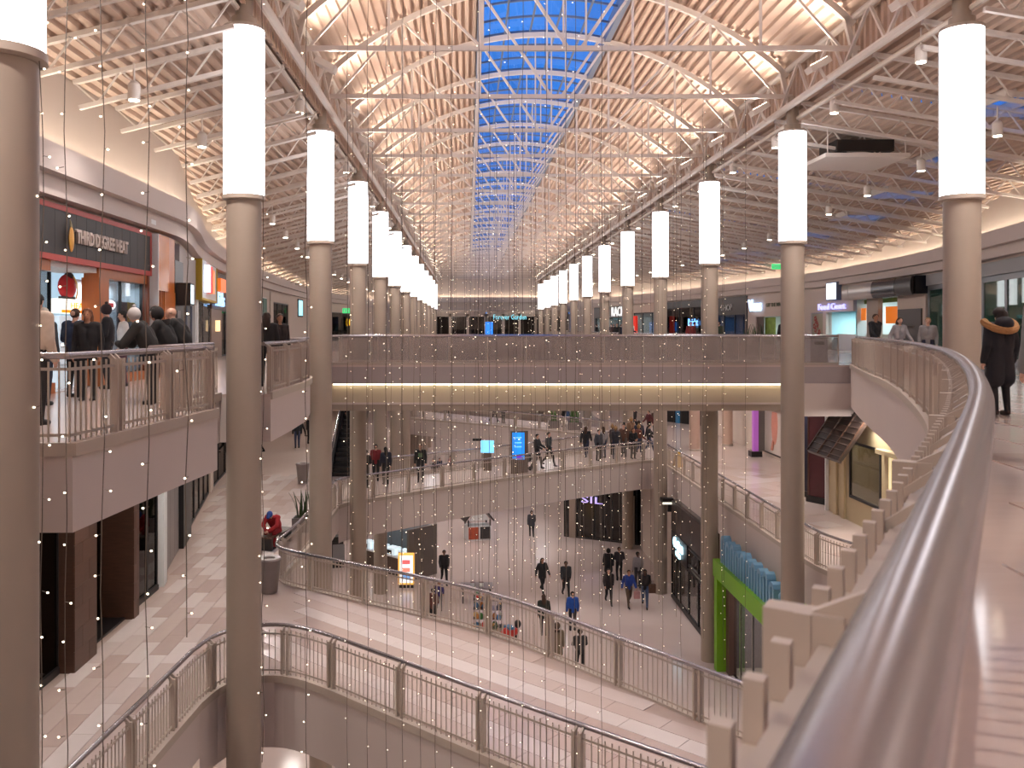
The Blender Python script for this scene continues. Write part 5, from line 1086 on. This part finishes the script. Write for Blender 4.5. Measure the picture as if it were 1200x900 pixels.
    for s in 'LR':          # five separate fingers on each hand
        w_ = J['wr' + s]; d = w_ - J['el' + s]; d = d / np.linalg.norm(d); sd_ = np.cross(d, V(1, 0, 0) if abs(d[0]) < .8 else V(0, 1, 0)); sd_ /= np.linalg.norm(sd_); pn = np.cross(d, sd_)
        inw = pn * (1 if pn[0] * (1 if s == 'L' else -1) < 0 else -1)
        for k, ln in enumerate((.07, .08, .075, .06)):
            o_ = w_ + d * .085 + sd_ * (.027 - .018 * k); body.tube([tuple(o_), tuple(o_ + d * ln * .55 + inw * .006), tuple(o_ + d * ln * .9 + inw * .03)], [.0095, .0088, .007], 5)
        o_ = w_ + d * .035 + sd_ * .028; body.tube([tuple(o_), tuple(o_ + d * .03 + sd_ * .025 + inw * .012), tuple(o_ + d * .058 + sd_ * .028 + inw * .03)], [.011, .010, .008], 5)
    for s in (-1, 1): body.sph(tuple(h + f * .082 + V(.03 * s, 0, 0) + u * .018), (.011, .008, .008), 6, 4, 1)
    body.sph(tuple(h + f * .085 - u * .052), (.024, .009, .006), 6, 4, 2)
    bme = body.mesh('body', [None, M_EYE, M_LIP]); bme.polygons.foreach_set('use_smooth', [True] * len(bme.polygons))
    hb = MB()
    def cap(cen, r, cut, ext=1.0):
        g = MB().sph((0, 0, 0), r, 14, 10); keep = {}
        vs = []; fs = []
        for f_ in g.f:
            ctr = np.mean([g.v[i] for i in f_], axis=0)
            if ctr[1] > cut[0] - (ctr[2] * cut[1]):
                for i in f_:
                    if i not in keep: keep[i] = len(vs); x_, y_, z_ = g.v[i]; vs.append(tuple(cen + V(x_, 0, 0) + (-f) * y_ + u * z_))
                fs.append(tuple(keep[i] for i in f_))
        hb.add(vs, fs)
    cen = h + u * .03 - f * .0
    if hairk == 'short': cap(cen, (.096, .108, .104), (-.035, .9))
    elif hairk == 'bald': cap(cen - u * .005, (.092, .1, .06), (.02, -.4))
    elif hairk == 'long':
        cap(cen, (.1, .112, .108), (-.03, .9)); hb.tube([tuple(h + u * .05 - f * .06), tuple(h - u * .06 - f * .075), tuple(h - u * .2 - f * .09), tuple(h - u * .3 - f * .08)], [.08, .095, .09, .04], 10)
    elif hairk == 'beanie': cap(cen + u * .012, (.1, .115, .125), (-.2, 1.6)); hb.sph(tuple(cen + u * .15), .035, 8, 6)
    elif hairk == 'cap': cap(cen, (.099, .112, .105), (-.2, 2.0)); hb.tube([tuple(cen + f * .07 + u * .025), tuple(cen + f * .17 + u * .012)], [.07, .05], 10)
    elif hairk == 'hood': cap(cen - f * .02, (.125, .14, .145), (-.06, .5)); hb.tube([tuple(J['neck'] - f * .07 + u * .03), tuple(J['neck'] - f * .1 - u * .05)], [.12, .1], 10)
    hme = hb.mesh('hair', SKIN[0], True)
    bpy.data.meshes.remove(bm_)
    PCACHE[key] = dict(body=bme, jacket=garment(1, .012, 'jacket'), trousers=garment(2, .008, 'trousers'), shoes=garment(3, .006, 'shoes'), hair=hme)
    return PCACHE[key]
CLOTH = {}
def cloth(c, rough=.85):
    if c not in CLOTH: CLOTH[c] = mat('cloth_%d_%d_%d' % c, c, rough, var=.14, scale=14)
    return CLOTH[c]
BLK, NAVY, GRY, JEAN, BRN = (26, 24, 26), (30, 36, 56), (120, 116, 116), (48, 58, 84), (84, 66, 54)
HB, HBR, HGR, HBL = (24, 19, 17), (62, 42, 30), (150, 140, 130), (150, 116, 76)
PN = [0]
def person(x, y, z, face, label, kind='stand', top=BLK, leg=BLK, hair=HB, hk='short', coat=0, h=1.72, skin=0, shoe=(30, 26, 26), bulk=.18, group=None, topname='jacket'):
    """face = heading in degrees: 0 looks to the camera side (-y), 180 away, 90 to +x"""
    me = person_meshes(kind, coat, hk, bulk)
    r = thing('person', label, 'person', (x, y, z), math.radians(face), group); s = h / 1.74; r.scale = (s, s, s)
    for nm, m_, mt in (('body', me['body'], SKIN[skin]), (topname, me['jacket'], cloth(top)), ('trousers', me['trousers'], cloth(leg)), ('shoes', me['shoes'], cloth(shoe)), ('hair' if hk in ('short', 'long', 'bald') else ('hood' if hk == 'hood' else 'hat'), me['hair'], cloth(hair))):
        o = link(nm, m_, r); o.material_slots[0].link = 'OBJECT'; o.material_slots[0].material = mt
    PN[0] += 1
    return r
T2 = L2 + .012
# top level, sign shop side
person(-5.95, 12.1, L3, 165, 'person in cream and red varsity jacket beside the near lamp column', 'stand', (196, 176, 158), BLK, HB, bulk=.3, h=1.8)
person(-7.35, 15.2, L3, 175, 'grey haired person in charcoal jacket looking into the sign shop', 'stand', (44, 46, 52), NAVY, HGR, h=1.68)
person(-7.6, 17.0, L3, 170, 'person in navy padded jacket at the glowing cabinet', 'hold', (34, 46, 70), BLK, HBR, bulk=.3, h=1.7)
person(-7.0, 16.2, L3, 5, 'woman in black shirt with white badge and long brown hair facing the railing', 'stand', (22, 20, 24), BLK, (112, 66, 42), 'long', h=1.68, skin=1, topname='shirt', bulk=.1)
person(-7.95, 19.4, L3, 285, 'officer in black uniform and dark striped beanie by the shop window', 'hold', (20, 20, 26), (22, 20, 24), (44, 30, 34), 'beanie', h=1.82, bulk=.25)
person(-7.95, 20.3, L3, 300, 'person in white shirt half hidden behind the officer', 'stand', (210, 208, 206), (90, 60, 70), HB, h=1.72)
person(-6.55, 18.3, L3, 200, 'small child with fair short hair beside a broad black jacket', 'stand', (30, 32, 42), BLK, (150, 118, 92), h=1.32)
person(-5.55, 15.45, L3, 275, 'broad person in black jacket and white knit hat leaning on the railing', 'lean', (28, 26, 26), BLK, (196, 190, 188), 'beanie', h=1.72, bulk=.45)
person(-5.5, 16.35, L3, 270, 'person in black coat with pale hood lining leaning on the railing', 'lean', (18, 17, 19), BLK, (30, 24, 24), 'hood', h=1.76, bulk=.35)
person(-5.5, 17.2, L3, 268, 'bald person in black jacket leaning on the railing beside a lamp column', 'lean', (16, 16, 18), BLK, (170, 140, 124), 'bald', h=1.8, bulk=.35)
person(-4.62, 20.2, L3, 190, 'woman with long dark hair and black top standing at the curved railing', 'stand', (24, 20, 20), BLK, (40, 26, 22), 'long', h=1.68)
person(-4.75, 22.2, L3, 40, 'woman with long brown hair and dark cardigan facing back at the curved railing', 'stand', (34, 24, 22), BLK, (52, 32, 24), 'long', h=1.68, skin=1)
person(-6.1, 28.5, L3, 180, 'person in black coat standing near the straight bridge end', 'stand', BLK, BLK, HB, h=1.7)
person(-6.6, 30.5, L3, 150, 'person in black jacket with yellow bag strap near the straight bridge', 'stand', (26, 26, 28), NAVY, HBR, h=1.66)
# top level, curved handrail side
person(8.12, 13.4, L3 + .012, 183, 'woman in black coat with tan fur hood walking away on the tiles', 'stand', (16, 16, 24), (20, 18, 22), (34, 24, 22), 'long', coat=2, h=1.62, bulk=.25, shoe=(40, 26, 22))
r = bpy.context.scene.objects.get('person'); 
r = [o for o in COL.objects if o.get('label', '').startswith('woman in black coat with tan')][0]
MB().tube([(.235 * math.cos(a), -.02 + .2 * math.sin(a), 1.5 - .12 * math.sin(a)) for a in np.linspace(-.3, math.pi + .3, 16)], .06, 8).build('fur_trim', mat('tan_fur', (150, 108, 66), .95, var=.3, scale=30, bump=.6), r, True)
MB().sph((0, .1, 1.5), (.15, .12, .12), 12, 8).build('hood', cloth((18, 18, 28)), r, True)
person(5.74, 8.6, L3 + .012, 180, 'broad man in grey sweater and dark jeans walking beside the curved handrail', 'stand', (116, 116, 118), (40, 44, 56), HBR, h=1.82, bulk=.4, topname='sweater')
person(14.0, 30.2, L3 + .012, 20, 'man in dark jacket and tan scarf walking past the steel canopy', 'walk', (32, 32, 36), BLK, HBR, h=1.8, skin=1)
person(14.2, 28.9, L3 + .012, 10, 'woman in light grey sweater next to the man with scarf', 'walk2', (150, 144, 146), NAVY, HBR, 'long', h=1.66, topname='sweater')
person(14.3, 27.3, L3 + .012, 330, 'woman in grey cardigan over pale blue top near the greenish panes', 'stand', (126, 122, 122), NAVY, HBL, 'short', h=1.64)
person(13.0, 36.0, L3, 160, 'person in black coat and trousers by the grey square bin', 'stand', (18, 17, 20), BLK, HB, 'hood', coat=1, h=1.74)
far_top = [(11.2 + (i % 3) * .9, 66 + i * 1.7) for i in range(9)]
for i, (x, y) in enumerate(far_top): person(x, y, L3, 40 * i, 'tiny far shopper in dark clothes at the far straight railing', ('stand', 'walk', 'hold')[i % 3], (BLK, (60, 40, 40), NAVY)[i % 3], BLK, HB, h=1.7, group='far shoppers at the straight railing')
for i, (x, y) in enumerate(((13.2, 52), (13.8, 53.5), (14.6, 51), (15.2, 55), (16, 57))): person(x, y, L3, 70 * i, ('person in red and black jacket', 'person in black jacket with scarf', 'person in dark green jacket', 'person in navy jacket', 'person in charcoal coat')[i] + ' on the far top walkway by the plant', 'stand', ((120, 40, 40), BLK, (40, 56, 44), NAVY, (50, 48, 50))[i], BLK, HB, h=1.72)
# middle level
person(-6.3, 28.95, T2, 345, 'man in red tracksuit, black vest and blue cap seated on the bench', 'sit', (150, 26, 32), (140, 26, 34), (40, 70, 140), 'cap', h=1.76, bulk=.25)
for i, (x, y, f_, t_, lb) in enumerate(((-10.2, 52.6, 200, (30, 34, 40), 'person in dark jacket and jeans with backpack far along the plank walkway'), (-9.8, 54.5, 150, (22, 22, 26), 'person in long black coat far along the plank walkway'), (-9.4, 55.6, 20, (206, 200, 60), 'person in yellow jacket far along the plank walkway'), (-11.0, 58, 90, BLK, 'person in black stepping past a column on the plank walkway'), (-11.9, 50.5, 240, (60, 56, 58), 'person in grey coat walking along the far plank walkway'))):
    person(x, y, L2, f_, lb, ('stand', 'stand', 'stand', 'walk', 'walk2')[i], t_, (JEAN, BLK, NAVY, BLK, BLK)[i], HB, h=1.72)
person(-2.2, 40.9, L2, 0, 'man in black hoodie with green print standing on the crowded footbridge', 'stand', (24, 26, 26), (30, 28, 30), HB, h=1.76, topname='hoodie')
r = [o for o in COL.objects if o.get('label', '').startswith('man in black hoodie')][0]; MB().box(-.09, .09, -.155, -.135, 1.16, 1.36).build('shirt_print', mat('print_green', (90, 120, 84), .7, var=.5, scale=40), r)
for i, (x, y, f_, k_, t_, lb) in enumerate(((-4.3, 41.2, 180, 'stand', (110, 30, 36), 'person in dark red jacket waiting at the escalator foot'), (-3.75, 40.3, 200, 'stand', (34, 38, 52), 'person with long dark hair and navy jacket at the escalator foot'), (-4.6, 39.5, 170, 'hold', BLK, 'person in black waiting near the escalator foot'))): person(x, y, L2, f_, lb, k_, t_, BLK, HB, 'long' if i == 1 else 'short', h=1.7)
person(-6.05, 45.2, L2 + rise * 10 / 30 - .3 + .302 - .1 + .15, 180, 'person in red hat riding the black escalator', 'stand', BLK, BLK, (170, 40, 44), 'beanie', h=1.7)
person(-6.05, 47.6, L2 + rise * 16 / 30 + .05, 180, 'person in black riding higher on the black escalator', 'stand', BLK, BLK, HB, h=1.72)
r1 = person(3.55, 45.0, L2, 60, 'person in dark coat pushing a stroller on the crowded footbridge', 'push', (40, 40, 44), BLK, HB, h=1.74)
person(4.2, 45.6, L2, 55, 'person in charcoal coat walking behind the stroller on the crowded footbridge', 'walk', (44, 50, 54), BLK, HB, h=1.76)
def stroller(x, y, z, rz, label, c):
    k = thing('stroller', label, 'stroller', (x, y, z), rz)
    MB().sph((0, 0, .6), (.26, .36, .24), 12, 8).build('seat_shell', cloth(c), k, True); MB().tube([(0, .3, .62), (0, .6, .98)], .02, 6).build('push_bar', M_BLACK, k); MB().tube([(-.2, .6, .98), (.2, .6, .98)], .02, 6).build('handle', M_BLACK, k)
    for a in (-.22, .22):
        for b_ in (-.35, .3):
            q = MB().lathe(0, 0, [(.11, -.02), (.11, .02)], 12); o = q.build('wheel', M_BLACK, k); o.rotation_euler = (0, math.pi / 2, 0); o.location = (a, b_, .11)
        MB().tube([(a, -.35, .11), (a * .9, 0, .5), (a, .3, .11)], .015, 5).build('leg', M_CHROME, k)
stroller(2.95 + .0, 44.6, L2, math.radians(60 + 180 - 180), 'black stroller pushed across the crowded footbridge', (26, 26, 30))
crowd = [(7.1, 47.6, 30, (60, 62, 70), 'stand', 'grey puffer jacket'), (7.5, 48.6, 200, (150, 144, 146), 'stand', 'light grey jacket'), (8.1, 48.1, 170, (40, 40, 46), 'hold', 'dark grey hoodie'), (8.7, 49.0, 340, (90, 60, 48), 'stand', 'brown jacket'), (9.1, 48.3, 20, BLK, 'hold', 'short black coat'),
         (9.6, 49.4, 110, (110, 60, 48), 'walk', 'rust coloured jacket'), (9.0, 50.4, 250, (74, 78, 84), 'stand', 'slate jacket'), (9.9, 50.8, 180, NAVY, 'stand', 'navy jacket'), (8.2, 49.9, 60, (56, 40, 44), 'stand', 'plum jacket'), (10.3, 49.9, 90, (34, 30, 32), 'walk2', 'long dark coat'), (6.5, 48.3, 160, (28, 28, 30), 'walk', 'black backpack jacket'), (9.7, 52.2, 30, (120, 92, 70), 'stand', 'tan jacket')]
for i, (x, y, f_, t_, k_, lb) in enumerate(crowd): person(x, y, L2, f_, 'person in %s among the group on the crowded footbridge' % lb, k_, t_, (BLK, JEAN, NAVY, (70, 66, 66))[i % 4], (HB, HBR, HBL)[i % 3], ('short', 'long', 'beanie')[i % 3], h=1.66 + (i % 4) * .05, skin=i % 3)
for i, (x, y) in enumerate(((2.0, 67.0), (2.7, 66.5), (-1.6, 70.3), (7.0, 64.0), (12.0, 58.2), (12.6, 59), (11.4, 60.2))): person(x, y, L2, 90 + 50 * i, ('person in black trousers and coat', 'person in short dark jacket', 'person in blue jacket', 'person in black parka', 'person in maroon coat', 'person in brown hooded coat', 'person in black long coat')[i] + ' beyond the crowded footbridge', ('walk', 'stand')[i % 2], (BLK, (40, 36, 38), (60, 80, 120), BLK, (90, 40, 44), BRN, BLK)[i], BLK, HB, h=1.72)
# ground floor
gf = [(4.07, 55.9, 180, 'walk', (70, 70, 76), BLK, 'short', 1, 'person in slate grey coat walking towards the hut kiosk'),
      (3.75, 44.2, 20, 'walk2', (30, 30, 32), BLK, 'long', 1, 'person in open black coat swinging arms, meeting another walker'), (4.85, 43.4, 5, 'walk', (44, 46, 50), BLK, 'short', 0, 'person in dark grey tracksuit striding on the ground floor'),
      (6.8, 42.4, 0, 'walk', (34, 28, 30), BLK, 'long', 1, 'person in black hooded coat and slim trousers beside the blue jacket pair'), (7.7, 42.0, 5, 'walk2', (30, 56, 130), BRN, 'short', 0, 'person in royal blue jacket carrying a pink bag'),
      (8.45, 41.9, 350, 'walk', (36, 32, 34), (70, 84, 112), 'long', 0, 'person in black jacket, light jeans and brown shoulder bag'), (7.4, 46.2, 170, 'stand', (22, 20, 22), BLK, 'hood', 2, 'person in long black hooded coat walking away by the dark shopfront'), (8.0, 46.4, 185, 'hold', (46, 40, 44), BLK, 'short', 0, 'person in dark jacket reading beside the long black coat'), (8.75, 45.2, 200, 'stand', (140, 134, 138), (60, 58, 62), 'short', 0, 'person in light grey jacket by the round column'),
      (4.62, 38.7, 185, 'stand', (34, 78, 160), (26, 28, 36), 'short', 0, 'person in bright blue jacket and dark jeans seen from behind'), (3.3, 38.1, 180, 'stand', (42, 46, 40), BLK, 'long', 1, 'person in dark olive parka walking beside the bright blue jacket'),
      (-1.22, 45.6, 10, 'walk', (40, 40, 44), (22, 22, 26), 'short', 0, 'person in black jacket near the glowing menu box'), (-2.6, 51.4, 90, 'walk2', (70, 26, 32), BLK, 'short', 0, 'slim person in maroon top passing the food counter'),
      (3.5, 34.4, 175, 'stand', (118, 104, 84), (110, 96, 78), 'hood', 2, 'person in long khaki hooded coat below the near footbridge'), (4.3, 33.6, 185, 'push', (52, 50, 52), BLK, 'short', 0, 'person in dark patched jacket pushing a cart below the near footbridge'),
      (-1.55, 39.2, 150, 'hold', (96, 56, 50), BLK, 'cap', 0, 'person in rust plaid shirt and black trousers by the toy cart'), (-1.35, 41.6, 10, 'push', (64, 54, 110), NAVY, 'long', 0, 'child in purple jacket beside the plaid shirt')]
for i, (x, y, f_, k_, t_, l_, hk, ct, lb) in enumerate(gf): person(x, y, 0, f_, lb, k_, t_, l_, (HB, HBR, HB)[i % 3], hk, ct, h=1.35 if lb.startswith('child') else 1.7 + (i % 3) * .05, skin=i % 3, bulk=.22)
for i, (x, y, t_) in enumerate(((-3.1, 78, (200, 196, 190)), (-2.5, 78.5, (40, 44, 70)), (-1.6, 80, (170, 120, 120)), (.6, 74, (190, 100, 60)), (2.0, 76, (110, 80, 70)), (-2.9, 77, BLK))): person(x, y, 0, 30 * i, ('person in cream jacket', 'person in navy jacket with camera', 'person in pale pink top', 'child in orange jacket', 'person in brown coat', 'person in black jacket')[i] + ' far off on the ground floor', 'walk' if i % 2 else 'stand', t_, (90, 84, 80), HBR, h=1.2 if i == 3 else 1.72)
def bag(x, y, z, label, c, s=1.0):
    k = thing('shopping_bag', label, 'bag', (x, y, z)); bx(k, 'bag_body', cloth(c), -.14 * s, .14 * s, -.07 * s, .07 * s, 0, .34 * s); MB().tube([(-.08 * s, 0, .34 * s), (-.06 * s, 0, .46 * s), (.06 * s, 0, .46 * s), (.08 * s, 0, .34 * s)], .008, 5).build('handle', cloth(c), k)
bag(8.08, 41.95, .42, 'pink paper bag held by the person in royal blue', (200, 150, 150)); bag(8.78, 41.85, .72, 'brown shoulder bag at the hip of light jeans', (96, 70, 56), 1.2)
